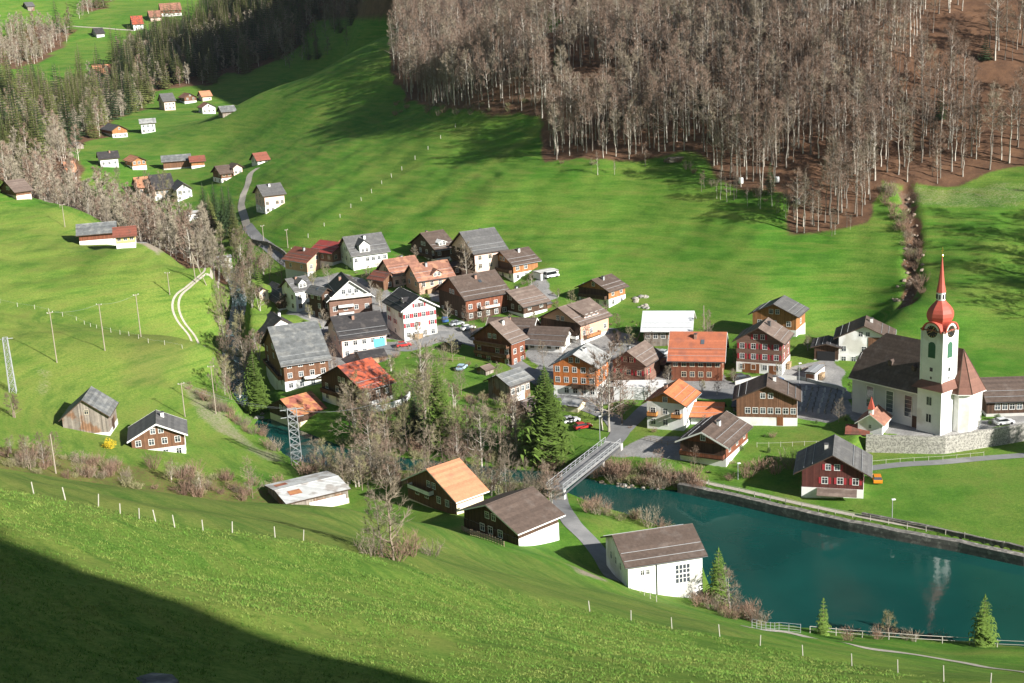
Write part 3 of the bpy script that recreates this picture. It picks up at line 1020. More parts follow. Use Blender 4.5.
    def balcony(s, f, u0, u1, z, m='wood_brown', dep=1.15, slab='trim_dark'):
        mb = MB()
        a = min(u0, u1)
        w = abs(u1 - u0)
        mb.box((0, -dep, -.14), (w, 0, 0), 1)
        mb.box((0, -dep - .05, .12), (w, -dep + .01, .95), 0)
        mb.box((0, -dep - .08, .95), (w, -dep + .04, 1.03), 1)
        mb.box((0, -dep + .012, .12), (.05, -.01, .95), 0)
        mb.box((w - .05, -dep + .012, .12), (w, -.01, .95), 0)
        x, y = s.face_pt(f, a, .07)
        mb.obj('balcony', [m, slab], s.root, loc=(x, y, z), rot=FACE_ROT[f])

    def chimney(s, fa=.3, fb=.35, m='chimney_brick', h=1.2, w=.7):
        a, b = s.A * fa, s.B * fb
        zt = s.hw + min(b, s.B - b) * s.tan
        x, y, _ = s.m(a, b, 0)
        c = MB().box((x - w / 2, y - w / 2, zt - .4), (x + w / 2, y + w / 2, zt + h)).obj('chimney', m, s.root)
        MB().box((x - w / 2 - .1, y - w / 2 - .1, zt + h + .12), (x + w / 2 + .1, y + w / 2 + .1, zt + h + .2)).box((x - w / 2 + .05, y - w / 2 + .05, zt + h), (x + w / 2 - .05, y + w / 2 - .05, zt + h + .12)).obj('chimney_cap', 'metal_dark', c)

    def skylight(s, fa, fb, m='glass_dark'):
        a, b = s.A * fa, s.B * fb
        dz = lambda y: s.hw + .02 + y * s.tan + .26
        vs = [s.m(a - .45, b - .5, dz(b - .5)), s.m(a + .45, b - .5, dz(b - .5)), s.m(a + .45, b + .5, dz(b + .5)), s.m(a - .45, b + .5, dz(b + .5))]
        vs += [(x, y, z + .08) for x, y, z in vs]
        MB().add(vs, [(0, 3, 2, 1), (4, 5, 6, 7), (0, 1, 5, 4), (1, 2, 6, 5), (2, 3, 7, 6), (3, 0, 4, 7)]).obj('skylight', m, s.roof_o)

    def dormer(s, fa, w, h, wall, roof, depth0=.6, pitch=38, win=2, gab='roof'):
        """a gabled dormer on the near eave slope (y from the eave upward)"""
        a = s.A * fa
        y0 = depth0
        zb = s.hw + y0 * s.tan - .3
        zt = s.hw + y0 * s.tan + h
        tp = math.tan(R_(pitch))
        yr = min(s.B / 2, y0 + (h + w / 2 * tp) / s.tan)
        ye = min(s.B / 2, y0 + h / s.tan)
        mb = MB()
        prof = [(a - w / 2, zb), (a + w / 2, zb), (a + w / 2, zt), (a, zt + w / 2 * tp), (a - w / 2, zt)]
        vs = [s.m(x, y0, z) for x, z in prof] + [s.m(x, ye, z) for x, z in prof]
        n = 5
        mb.add(vs, [tuple(range(n)), tuple(range(2 * n - 1, n - 1, -1))] + [(i, i + n, (i + 1) % n + n, (i + 1) % n) for i in range(n)])
        d = mb.obj('dormer', wall, s.root)
        o = .4
        t = .18
        zr = zt + w / 2 * tp + .02
        ze = zt - o * tp + .02
        pr = [(a - w / 2 - o, ze), (a - w / 2 - o, ze + t), (a, zr + t), (a + w / 2 + o, ze + t), (a + w / 2 + o, ze), (a, zr)]
        vs = [s.m(x, y0 - .4, z) for x, z in pr] + [s.m(x, yr, z) for x, z in pr]
        MB().add(vs, [(1, 7, 8, 2), (2, 8, 9, 3), (0, 6, 7, 1), (3, 9, 10, 4), (4, 10, 11, 5), (5, 11, 6, 0), (0, 1, 2, 5), (5, 2, 3, 4), (6, 11, 8, 7), (11, 10, 9, 8)]).obj('dormer_roof', roof, d)
        f = 'S' if s.g == 'L' else 'W'
        for i in range(win):
            u = a + (i - (win - 1) / 2) * 1.3
            if f == 'W':
                u = s.L - u
            x, y = s.face_pt(f, u, -y0)
            o2 = link('window', window_mesh(.8, 1.1), d, (x, y, zt - h + .35), FACE_ROT[f])
            link('pane', pane_mesh(.8, 1.1), o2)

    def shed_dormer(s, f0, f1, h, wall, roof):
        a0, a1 = s.A * f0, s.A * f1
        y0 = 1.0
        zt = s.hw + y0 * s.tan + h
        zb = s.hw + y0 * s.tan - .3
        y1 = s.B / 2 - .3
        z1 = s.hw + y1 * s.tan + .2
        vs = [s.m(a0, y0, zb), s.m(a1, y0, zb), s.m(a1, y0, zt), s.m(a0, y0, zt), s.m(a0, y1, z1), s.m(a1, y1, z1)]
        d = MB().add(vs, [(0, 1, 2, 3), (0, 3, 4), (1, 5, 2), (3, 2, 5, 4), (0, 4, 5, 1)]).obj('dormer', wall, s.root)
        g = (zt - z1) / (y0 - y1)
        q = lambda x, y: s.m(x, y, zt + g * (y - y0) + .03)
        vs = [q(a0 - .3, y0 - .5), q(a1 + .3, y0 - .5), q(a1 + .3, y1 + .2), q(a0 - .3, y1 + .2)]
        vs += [(x, y, z + .16) for x, y, z in vs]
        MB().add(vs, [(0, 3, 2, 1), (4, 5, 6, 7), (0, 1, 5, 4), (1, 2, 6, 5), (2, 3, 7, 6), (3, 0, 4, 7)]).obj('dormer_roof', roof, d)
        f = 'S' if s.g == 'L' else 'W'
        n = max(1, int((a1 - a0) / 2))
        for i in range(n):
            u = a0 + (a1 - a0) * (i + .5) / n
            if f == 'W':
                u = s.L - u
            x, y = s.face_pt(f, u, -y0)
            o2 = link('window', window_mesh(.9, .9), d, (x, y, zt - h + .25), FACE_ROT[f])
            link('pane', pane_mesh(.9, .9), o2)


def place(cx, cy, pl, pr, a, hpx, z=None, d=None):
    """near corner on the ground, lengths and wall height in metres from the sizes measured in the photograph"""
    p = hit(cx, cy) if z is None and d is None else (at_d(cx, cy, d) if d else at_z(cx, cy, z))
    dep = depth_of(p)
    s = F / dep
    ar = R_(a)
    u = (cx - W / 2) / F
    R = pr / (s * max(.12, math.cos(ar) - u * math.sin(ar)))
    L = pl / (s * max(.12, math.sin(ar) + u * math.cos(ar)))
    return p, ar, R, L, hpx / (s * .967)


FOOT = []            # footprints of everything built, so that trees and posts keep clear


def H(name, label, cat, C, pl, pr, a, hpx, gable, pitch, roof, upper, lower='plaster_white', frac=.3, gm=None, oe=.9, og=.9, trim='trim_dark', barge=None,
      S=True, Wf=True, shut=None, chim=True, cols=(None, None), Rm=None, Lm=None, z=None, d=None, group=None, small=False, door=None, gut=False):
    p, ar, R, L, hw = place(*C, pl, pr, a, hpx, z, d)
    R = Rm or R
    L = Lm or L
    h = House(name, label, cat, tuple(p), ar, R, L, hw, gable, pitch, group)
    h.walls(frac, upper, lower, gm)
    h.roof(roof, oe, og, .24, trim)
    if barge:
        h.bargeboards(barge, oe, og)
    if gut or (group == V and oe > .6):
        h.gutter(('metal_dark', 'metal_gray')[rng.random() < .4], oe, og)
        h.snow_guard(oe)
    if S:
        h.rows('S', cols[0], shut)
    if Wf:
        h.rows('W', cols[1], shut)
    if chim:
        h.chimney(rng.uniform(.25, .7), rng.choice((.38, .62)), rng.choice(('chimney_brick', 'plaster_white', 'metal_gray')) if chim is True else chim)
    if door:
        h.door(*door)
    FOOT.append((p[0], p[1], ar, R, L))
    return h


V = 'houses of the village'
U = 'houses and barns farther up the valley'

# ---- north row, against the meadow
h = H('barn', 'brown barn under a large plain red metal roof behind the white hotel', 'barn', (333, 266), 20, 21, 48, 13, 'R', 28, 'roof_red', 'wood_brownpink', 'plaster_gray', .25, chim=False, group=V)
h = H('annexe', 'small annexe with a bright salmon tile roof behind the red roofed barn', 'house', (352, 254), 13, 9, 45, 8, 'R', 25, 'roof_salmon', 'plaster_pink', frac=0, chim=False, Wf=False, group=V)
h = H('house', 'salmon plastered house with red brown roof left of the red roofed barn', 'house', (308, 277), 22, 25, 45, 15, 'R', 30, 'roof_redbrown', 'plaster_salmon', 'plaster_gray', .3, group=V, cols=(3, 2))
h = H('hotel', 'long white plastered hotel with gray roof and tall white cross gable', 'hotel', (354, 271), 13, 35, 26, 16, 'L', 36, 'roof_gray', 'plaster_white', 'plaster_white', .3, group=V, cols=(6, 3), chim='plaster_white')
h.dormer(.36, 3.6, 2.6, 'plaster_white', 'roof_gray', .02, 40, 2)
h = H('house', 'narrow white house with wall dormer and taupe gray roof facing the gable front inn', 'house', (297, 312), 13, 16, 38, 22, 'L', 33, 'roof_gray', 'plaster_white', 'plaster_white', .4, group=V, cols=(2, 2))
h.dormer(.5, 2.6, 1.8, 'plaster_white', 'roof_gray', .02, 40, 2)
h = H('house', 'dark walled gray roofed house squeezed left of the big white gable front', 'house', (324, 320), 13, 9, 45, 26, 'R', 35, 'roof_gray', 'wood_dark', 'wood_dark', .3, group=V, chim=False)
h.skylight(.5, .3)
h = H('inn', 'tall inn whose broad white boarded gable front faces the square', 'inn', (331, 324), 26, 43, 16, 24, 'R', 38, 'roof_dark', 'plaster_white', 'wood_brownpink', .95, group=V, cols=(4, 2), gm='plaster_white', trim='trim_white', Lm=13)
h.balcony('S', h.R * .2, h.R * .55, h.hw * .62, 'trim_white', .8)
h.balcony('S', h.R * .2, h.R * .55, h.hw * .3, 'trim_white', .8)
h.balcony('S', h.R * .02, h.R * .98, h.hw * .98, 'trim_white', .8)
h.window('S', h.R * .35, h.hw + 1.2)
h.window('S', h.R * .5, h.hw + 1.2)
h.window('S', h.R * .65, h.hw + 1.2)
h = H('barn', 'dark barn with black brown roof in shade beside the stream lane', 'barn', (279, 311), 15, 23, 25, 10, 'R', 33, 'roof_dark', 'wood_dark', 'plaster_gray', .2, group=V, chim=False, S=False, Wf=False)
h = H('shed', 'tiny cream shed with brown roof at the edge of the gorge', 'shed', (260, 301), 5, 9, 30, 8, 'R', 32, 'roof_brown', 'plaster_cream', frac=0, group=V, chim=False, Wf=False, cols=(1, 1), oe=.4, og=.4)
h = H('house', 'house with blank white gable and dark gray roof beside the stream', 'house', (265, 348), 18, 38, 24, 13, 'R', 33, 'roof_dark', 'plaster_white', 'plaster_white', .4, group=V, S=False, cols=(2, 2), chim='plaster_white', oe=.5, og=.4, Lm=11)
h = H('house', 'low cross gabled house of brown wood tucked before the blank white gable', 'house', (282, 349), 17, 20, 24, 8, 'R', 34, 'roof_gray', 'wood_brownpink', frac=0, group=V, chim=False, cols=(2, 2), oe=.6, og=.5, Lm=9)
h = H('chalet', 'wide chalet with patchy pale slate roof behind the spruce by the stream', 'chalet', (286, 392), 19, 45, 21, 28, 'L', 29, 'roof_slate', 'wood_brown', 'plaster_white', .35, group=V, cols=(4, 3), chim='plaster_white')
h.balcony('S', h.R * .42, h.R * .95, h.hb + .1, 'trim_white')
h.balcony('W', h.L * .1, h.L * .9, h.hb + .1, 'wood_brown')
h = H('house', 'long cream house with dark gray roof and blue awning below the inn', 'house', (343, 358), 13, 45, 20, 20, 'L', 27, 'roof_dark', 'plaster_pink', 'plaster_pink', .4, group=V, cols=(5, 3))
h.gate('S', h.R * .84, 3.2, 2.4, 'sky_blue', h.hw * .3)
h = H('shed', 'low dark roofed lean-to in front of the long cream house', 'shed', (362, 366), 6, 25, 18, 6, 'L', 14, 'roof_dark', 'wood_gray', frac=0, group=V, chim=False, Wf=False, cols=(2, 1), oe=.4, og=.4)
h = H('chalet', 'dark timber chalet under a faded red orange roof below the long cream house', 'chalet', (365, 411), 43, 29, 42, 22, 'L', 25, 'roof_redorange', 'wood_dark', 'plaster_white', .35, group=V, cols=(3, 4), chim=False)
h.balcony('W', 1, h.L - 1, h.hb + .1, 'wood_dark')
h = H('shed', 'boathouse like shed with rusty orange roof at the water edge', 'shed', (298, 431), 27, 29, 40, 14, 'L', 24, 'roof_rust', 'wood_dark', 'plaster_cream', .5, group=V, chim=False, cols=(2, 2), oe=.5, og=.5)
h = H('chalet', 'brown roofed chalet with big white dormer at the upper meadow edge', 'chalet', (437, 265), 25, 19, 32, 15, 'L', 27, 'roof_brown', 'wood_dark', 'plaster_white', .4, group=V, cols=(3, 4))
h.dormer(.45, 2.6, 1.2, 'trim_white', 'trim_white', 1.2, 25, 2)
h.balcony('W', .5, h.L - .5, h.hb + .1, 'wood_dark')
h = H('house', 'largest house of the upper row with plain gray roof and pinkish wall', 'house', (476, 280), 23, 31, 28, 27, 'L', 33, 'roof_gray', 'plaster_pink', 'plaster_pink', .3, group=V, cols=(3, 4))
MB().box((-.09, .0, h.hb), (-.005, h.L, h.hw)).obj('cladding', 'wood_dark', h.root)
h.balcony('W', 1, h.L - 1, h.hb + 2.4, 'wood_dark')
h = H('chalet', 'orange boarded chalet with white ground floor at the end of the upper row', 'chalet', (514, 283), 21, 25, 33, 18, 'L', 27, 'roof_brown', 'wood_honey', 'plaster_white', .48, group=V, cols=(3, 3), chim='plaster_white')
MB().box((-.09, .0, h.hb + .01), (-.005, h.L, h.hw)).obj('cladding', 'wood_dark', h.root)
h.balcony('W', .5, h.L - .5, h.hb + .1, 'wood_dark')
h = H('garage', 'flat roofed white garage beside the orange boarded chalet', 'garage', (541, 281), 8, 18, 33, 7, 'L', 3, 'concrete', 'plaster_white', frac=0, group=V, chim=False, S=False, Wf=False, oe=.15, og=.15)
h.gate('S', h.R * .4, 2.6, 1.7, 'metal_dark')
h = H('guesthouse', 'broad brown roofed guesthouse with dark shop front and reddish side wall', 'guesthouse', (467, 322), 27, 43, 30, 23, 'L', 30, 'roof_brown', 'wood_redbrown', 'wood_dark', .38, group=V, cols=(5, 4))
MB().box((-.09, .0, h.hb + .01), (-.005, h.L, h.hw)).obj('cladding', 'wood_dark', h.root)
h.balcony('S', h.R * .3, h.R * .75, h.hb + .4, 'plaster_pink')
h.skylight(.55, .3)
h = H('house', 'pink brown roofed house with a porch gable behind the tall bare tree', 'house', (420, 295), 13, 34, 27, 15, 'L', 36, 'roof_pinkbrown', 'plaster_salmon', 'plaster_salmon', .3, group=V, cols=(4, 2))
h.dormer(.55, 3.0, 1.2, 'plaster_salmon', 'roof_pinkbrown', .02, 36, 2)
h = H('house', 'long low house with rose brown roof between the hotel and the porch gable house', 'house', (394, 288), 14, 28, 28, 13, 'L', 33, 'roof_pinkbrown', 'plaster_pink', frac=0, group=V, cols=(4, 2))
h = H('barn', 'small red brown barn with red tile roof right of the hotel', 'barn', (384, 291), 13, 13, 45, 11, 'R', 32, 'roof_redbrown', 'wood_brown', frac=0, group=V, chim=False, cols=(1, 1))
h = H('inn', 'white inn with red shutters on its gable and dark roof beside the square', 'inn', (405, 341), 17, 33, 24, 31, 'R', 31, 'roof_dark', 'plaster_white', 'plaster_white', .3, group=V, cols=(4, 3), shut='shutter_red', barge='trim_white', chim=False)
h.skylight(.3, .3)
h.dormer(.3, 2.0, .8, 'plaster_white', 'roof_dark', 1.5, 30, 1)
h = H('house', 'dark brown cottage low behind the broad guesthouse with wide brown roof', 'house', (524, 318), 29, 24, 38, 12, 'L', 26, 'roof_taupe', 'wood_dark', 'plaster_white', .3, group=V, cols=(2, 4))
h = H('house', 'cream cottage with long brown roof whose eave faces the valley', 'house', (530, 344), 43, 13, 72, 10, 'R', 33, 'roof_brown', 'plaster_cream', frac=0, group=V, cols=(2, 4), barge='trim_white', Rm=9.5)
h = H('house', 'white end gabled cottage with dark brown roof right of the cream cottage', 'house', (562, 353), 34, 16, 68, 9, 'R', 33, 'roof_brown', 'plaster_white', frac=0, group=V, cols=(2, 4), chim=False, Rm=9.5)
h = H('chalet', 'steep chalet of red brown timber with taupe roof and balconies on its shaded gable', 'chalet', (512, 366), 37, 14, 50, 24, 'L', 34, 'roof_taupe', 'wood_redbrown', 'wood_redbrown', .3, group=V, cols=(2, 4), chim='plaster_white')
h.balcony('W', .6, h.L - .6, h.hb + .1, 'wood_brown')
h.balcony('W', .6, h.L - .6, h.hb + 2.7, 'wood_brown')
h = H('barn', 'weathered gray timber barn with gray roof on pale posts behind the spruce', 'barn', (511, 405), 22, 20, 46, 20, 'L', 26, 'roof_slate', 'wood_gray', 'wood_gray', .3, group=V, cols=(4, 1), chim=False)
h.gate('S', h.R * .5, 2.6, 2.4, 'trim_white')
h = H('shed', 'low brown roofed shed half hidden behind the big spruce', 'shed', (529, 416), 16, 11, 46, 7, 'L', 26, 'roof_taupe', 'wood_dark', frac=0, group=V, chim=False, S=False, Wf=False)
h = H('chalet', 'dark gabled chalet with white ground floor beside a stone pile on the meadow', 'chalet', (609, 308), 30, 17, 47, 17, 'L', 25, 'roof_brown', 'wood_honey', 'plaster_white', .48, group=V, cols=(2, 4))
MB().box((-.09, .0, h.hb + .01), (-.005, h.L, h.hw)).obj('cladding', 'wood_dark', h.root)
h.balcony('W', .6, h.L - .6, h.hb + .1, 'wood_dark')
h = H('guesthouse', 'tall guesthouse with shed dormer and orange brown side wall below the meadow', 'guesthouse', (581, 345), 40, 29, 47, 21, 'L', 27, 'roof_taupe', 'plaster_salmon', 'plaster_white', .25, group=V, cols=(4, 5), chim=False)
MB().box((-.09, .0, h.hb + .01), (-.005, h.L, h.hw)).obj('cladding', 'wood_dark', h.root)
h.shed_dormer(.25, .75, 1.0, 'plaster_pink', 'roof_taupe')
h.balcony('S', h.R * .1, h.R * .6, h.hb + .1, 'wood_honey')
h.balcony('W', .6, h.L - .6, h.hb + .1, 'trim_white')
h = H('barn', 'gray barn under a dazzling white metal roof at the meadow edge', 'barn', (690, 345), 46, 9, 78, 15, 'R', 27, 'roof_white', 'wood_gray', 'wood_gray', .2, group=V, chim=False, cols=(1, 6), trim='trim_white', Rm=13)
h = H('chalet', 'orange timber chalet with pale gray roof and white stone ground floor', 'chalet', (597, 398), 43, 14, 68, 31, 'L', 27, 'roof_lightgray', 'wood_orange', 'plaster_white', .32, group=V, cols=(2, 5), shut=None, Rm=10)
h.balcony('W', h.L * .45, h.L - .3, h.hb - .1, 'trim_dark')
h = H('chalet', 'pink brown shingled chalet with red shutters above a white terrace', 'chalet', (645, 387), 32, 16, 60, 23, 'L', 33, 'roof_taupe', 'wood_brownpink', 'wood_brownpink', .3, group=V, cols=(2, 3), shut='shutter_red')
h = H('schoolhouse', 'big red brown house with plain bright brick red tile roof facing the valley', 'house', (722, 381), 51, 10, 76, 22, 'R', 40, 'roof_brick', 'wood_redbrown', 'wood_redbrown', 0, group=V, cols=(2, 6), barge='trim_white', chim='chimney_brick', Rm=12)
h.skylight(.4, .3)
h = H('house', 'brown shingled house with rows of red shutters over a white ground floor', 'house', (782, 376), 46, 13, 66, 33, 'L', 30, 'roof_taupe', 'wood_brownpink', 'plaster_white', .33, group=V, cols=(2, 4), shut='shutter_red', chim='metal_dark', Rm=9.5)
h.gate('W', h.L * .32, 4.2, 2.5, 'door_wood')
h.gate('W', h.L * .8, 1.8, 2.3, 'door_wood')
h = H('barn', 'tall timber barn with gray roof on the slope behind the red shuttered house', 'barn', (796, 337), 44, 11, 62, 21, 'L', 25, 'roof_gray', 'wood_honey', 'plaster_white', .3, group=V, cols=(1, 3), chim=False, Rm=9)
h = H('house', 'white house with dark gables and wide brown roof behind the church nave', 'house', (889, 364), 51, 9, 72, 26, 'L', 25, 'roof_brown', 'plaster_white', 'plaster_white', .3, group=V, cols=(2, 5), chim='plaster_white', oe=1.3, Rm=9.5)
MB().box((-.1, .2, h.hb + .5), (-.005, h.L * .42, h.hw)).obj('cladding', 'wood_brown', h.root)
h.balcony('W', h.L * .6, h.L - .3, h.hb + .3, 'wood_redbrown')
h = H('carport', 'dark roofed carport with open front left of the white house behind the church', 'carport', (838, 362), 24, 7, 72, 14, 'L', 14, 'roof_dark', 'wood_dark', 'concrete', .1, group=V, S=False, Wf=False, chim=False, Rm=7)
h.gate('W', h.L * .5, h.L * .75, 2.5, 'clock_black')  # black panel stands in for the shade inside the open front
h = H('garage', 'tiny flat roofed white garage with red brown door by the church road', 'garage', (815, 383), 10, 10, 58, 9, 'L', 3, 'metal_gray', 'plaster_white', frac=0, group=V, S=False, Wf=False, chim=False, oe=.15, og=.15)
h.gate('W', h.L * .5, h.L * .8, 2.0, 'shutter_brown')
h = H('house', 'broad brown timber house with many small red framed windows near the church', 'house', (797, 426), 61, 7, 77, 27, 'L', 24, 'roof_brown', 'wood_brown', 'plaster_white', .3, group=V, cols=(1, 8), chim='plaster_white', Rm=9)
h.gate('W', h.L * .72, 1.4, 2.1, 'door_wood')
h = H('house', 'white house with tan wood gable and bright orange tile roof', 'house', (684, 431), 37, 16, 64, 27, 'L', 29, 'roof_orange', 'wood_tan', 'plaster_white', .92, gm='wood_tan', group=V, cols=(2, 3), chim='chimney_brick', Rm=9.5)
h.balcony('W', .4, h.L * .3, h.hw * .5, 'wood_tan')
h.balcony('W', h.L * .7, h.L - .4, h.hw * .5, 'wood_tan')
h = H('annexe', 'low white annexe with red orange tile roof right of the tan gabled house', 'house', (720, 425), 29, 8, 76, 9, 'R', 27, 'roof_orange', 'plaster_white', frac=0, group=V, cols=(1, 2), chim=False, Rm=7)
h = H('chalet', 'dark brown chalet with long balcony and brown gray roof near the lake lawn', 'chalet', (726, 467), 46, 23, 60, 22, 'L', 25, 'roof_brown', 'wood_redbrown', 'plaster_white', .38, group=V, cols=(3, 3), chim='plaster_white', barge='trim_white')
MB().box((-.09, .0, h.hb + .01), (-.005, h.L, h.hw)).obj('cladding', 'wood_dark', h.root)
h.balcony('W', .2, h.L - .2, h.hb + .05, 'wood_redbrown')
h = H('chalet', 'lakeside chalet of dark red timber with gray roof and tan awning', 'chalet', (863, 499), 62, 12, 74, 27, 'L', 29, 'roof_gray', 'wood_darkred', 'plaster_white', .33, group=V, cols=(2, 4), chim='plaster_white', shut='shutter_red', Rm=11, oe=1.5)
aw = MB()
aw.add([(-2.2, h.L * .1, h.hb - .8), (-2.2, h.L * .75, h.hb - .8), (-.1, h.L * .75, h.hb), (-.1, h.L * .1, h.hb), (-2.2, h.L * .1, h.hb - .9), (-2.2, h.L * .75, h.hb - .9), (-.1, h.L * .75, h.hb - .1), (-.1, h.L * .1, h.hb - .1)],
       [(0, 1, 2, 3), (7, 6, 5, 4), (0, 4, 5, 1), (1, 5, 6, 2), (2, 6, 7, 3), (3, 7, 4, 0)]).obj('awning', 'roof_taupe', h.root)
h = H('shed', 'low shed with red tile roof behind the lakeside chalet', 'shed', (868, 446), 22, 6, 72, 5, 'R', 24, 'roof_redbrown', 'plaster_cream', frac=0, group=V, S=False, Wf=False, chim=False, oe=.3, og=.3, Rm=5)
h = H('barn', 'long dark brown barn with brown roof right of the church', 'barn', (1052, 414), 66, 10, 86, 16, 'R', 27, 'roof_brown', 'wood_dark', 'concrete', .1, group=V, chim=False, cols=(1, 9), og=.5, Rm=12)
for lab, c, pl, pr, a, hp, g, rf, wl in (
        ('little gray roofed woodshed on the green right of the white red shuttered inn', (452, 352), 9, 9, 40, 5, 'L', 'roof_gray', 'wood_gray'),
        ('cream kiosk like shed with flat sloping roof before the orange timber chalet', (578, 413), 16, 8, 60, 6, 'R', 'roof_lightgray', 'plaster_cream'),
        ('small brown hay shed with dark roof right of the broad spruce', (566, 392), 10, 8, 50, 5, 'L', 'roof_dark', 'wood_dark'),
        ('small pale shed between the steep red brown chalet and the gray barn', (486, 376), 9, 8, 45, 5, 'L', 'roof_taupe', 'wood_gray'),
        ('low brown garage between the hotel and the salmon house', (341, 292), 8, 14, 26, 6, 'L', 'roof_brown', 'plaster_salmon'),
        ('small gray shed behind the shed dormer guesthouse', (540, 312), 9, 12, 40, 5, 'L', 'roof_gray', 'wood_brown'),
        ('low shed with taupe roof right of the porch gable house', (444, 296), 8, 10, 30, 6, 'L', 'roof_taupe', 'plaster_pink'),
        ('narrow dark hay barn behind the tall gray bare tree', (453, 276), 7, 9, 30, 9, 'L', 'roof_brown', 'wood_dark'),
        ('small dark shed with rusty roof left of the big brick red roof', (664, 372), 8, 7, 60, 7, 'R', 'roof_rust', 'wood_dark'),
        ('tiny gray shed on the lawn behind the tan gabled house', (742, 412), 9, 6, 70, 5, 'R', 'roof_gray', 'wood_gray')):
    H('shed', lab, 'shed', c, pl, pr, a, hp, g, 22, rf, wl, frac=0, group=V, chim=False, oe=.4, og=.4, cols=(1, 1))
# ---- near bank
h = H('house', 'house with salmon orange tile roof and bare wall dormer on the near bank', 'house', (457, 511), 50, 27, 40, 13, 'L', 27, 'roof_salmon', 'wood_brown', 'plaster_cream', .5, group='houses on the near bank', cols=(2, 3), trim='trim_white', oe=1.1, z=5, chim=False)
MB().box((-.1, -.06, -1.5), (-.07, h.L + .06, h.hb + .03)).obj('cladding', 'wood_brown', h.root)
h.balcony('W', h.L * .1, h.L * .55, h.hb + .1, 'plaster_white')
for u in (.2, .4, .65, .82):
    h.window('W', h.L * u, max(.2, h.hb - 1.6), out=.05)
h = H('chalet', 'dark chalet with broad brown roof and white cellar on the near bank', 'chalet', (519, 546), 56, 41, 42, 16, 'L', 22, 'roof_brown', 'wood_dark', 'plaster_white', .45, group='houses on the near bank', cols=(2, 4), chim=False, trim='trim_white', oe=1.0, og=1.0)
MB().box((-.12, -.05, -.5), (-.07, h.L + .05, h.hb + .03)).obj('cladding', 'wood_dark', h.root)
for u in (.35, .5, .68):
    h.window('W', h.L * u, .35, out=.06)
# ---- left slope
h = H('barn', 'weathered gray plank barn with steep gray roof on the left slope', 'barn', (110, 436), 45, 9, 96, 21, 'L', 38, 'roof_slate', 'wood_gray', 'plaster_white', .18, group='buildings on the left slope', chim=False, S=False, Wf=False, oe=.7, og=.6)
h.window('W', h.L * .55, h.hw + .6, .8, .9)
h.gate('S', h.R * .5, 2.2, 2.6, 'wood_dark')
h = H('chalet', 'small brown chalet with gray roof and white painted ground floor', 'chalet', (186, 454), 52, 10, 104, 21, 'L', 27, 'roof_gray', 'wood_brown', 'plaster_white', .42, group='buildings on the left slope', cols=(2, 4), chim='plaster_white', barge='trim_white', Rm=9.0)
h = H('barn', 'long farm barn with pale metal roof, red brown boards and white base', 'barn', (80, 245), 14, 36, 14, 10, 'L', 27, 'roof_slate', 'wood_redbrown', 'plaster_white', .35, group='buildings on the left slope', chim=False, S=False, Wf=False, Lm=10)
h = H('farmhouse', 'yellow farmhouse with brown roof joined to the long farm barn', 'farmhouse', (117, 249), 7, 19, 14, 12, 'L', 25, 'roof_redbrown', 'plaster_yellow', 'plaster_white', .4, group='buildings on the left slope', cols=(3, 2), chim=False, Lm=9)
h = H('cabin', 'isolated cabin with pinkish gray roof high on the left slope', 'cabin', (17, 200), 15, 15, 42, 8, 'L', 25, 'roof_taupe', 'wood_brown', 'plaster_pink', .5, group='buildings on the left slope', cols=(2, 2), chim=False)
h = H('shed', 'white roofed open shed where the farm track bends', 'shed', (219, 264), 4, 13, 20, 5, 'L', 8, 'roof_white', 'plaster_white', frac=0, group='buildings on the left slope', S=False, Wf=False, chim=False, oe=.3, og=.3, Lm=5)
# ---- up the valley
h = H('house', 'three storey pinkish house with gray roof alone beside the valley road', 'house', (266, 214), 9, 20, 27, 18, 'L', 28, 'roof_gray', 'plaster_pink', 'plaster_white', .35, group=U, cols=(4, 3), chim='plaster_white')
h = H('house', 'little white house with pyramid like red brown roof at the top of the valley road', 'house', (258, 165), 6, 11, 35, 5, 'L', 38, 'roof_redbrown', 'plaster_white', frac=0, group=U, cols=(2, 2), chim=False)
h = H('house', 'brown timber house with gray brown roof above the dark spruces', 'house', (222, 183), 8, 11, 32, 9, 'L', 28, 'roof_brown', 'wood_brown', 'plaster_white', .45, group=U, cols=(2, 2), chim=False)
h = H('house', 'small pink gabled house just behind the brown house above the spruces', 'house', (234, 176), 5, 9, 35, 8, 'R', 32, 'roof_brown', 'plaster_pink', frac=0, group=U, cols=(2, 1), chim=False)
h = H('barn', 'long valley barn with gray roof and open dark brown front', 'barn', (164, 170), 5, 27, 15, 8, 'L', 27, 'roof_slate', 'wood_brown', 'concrete', .15, group=U, chim=False, S=False, Wf=False, Lm=9)
h = H('house', 'low red brown house at the right end of the long valley barn', 'house', (192, 169), 4, 13, 17, 7, 'L', 27, 'roof_redbrown', 'wood_honey', 'plaster_white', .4, group=U, cols=(3, 1), chim=False, Lm=8)
h = H('house', 'white house with dark gray roof left of the orange roofed valley house', 'house', (101, 167), 6, 18, 22, 8, 'L', 30, 'roof_dark', 'plaster_white', frac=0, group=U, cols=(3, 2), Lm=9)
h = H('house', 'orange roofed valley house with white base next to the dark roofed one', 'house', (133, 170), 7, 14, 30, 8, 'R', 28, 'roof_salmon', 'wood_honey', 'plaster_white', .4, group=U, cols=(3, 2), chim=False)
h = H('house', 'salmon house with orange roof among the bare trees of the gorge', 'house', (140, 198), 5, 14, 25, 10, 'L', 28, 'roof_salmon', 'plaster_salmon', 'plaster_white', .3, group=U, cols=(3, 2), chim=False)
h = H('house', 'house with long dark brown roof between the salmon house and a white gable', 'house', (156, 201), 5, 19, 22, 11, 'L', 30, 'roof_dark', 'plaster_pink', 'plaster_white', .4, group=U, cols=(4, 2), chim=False)
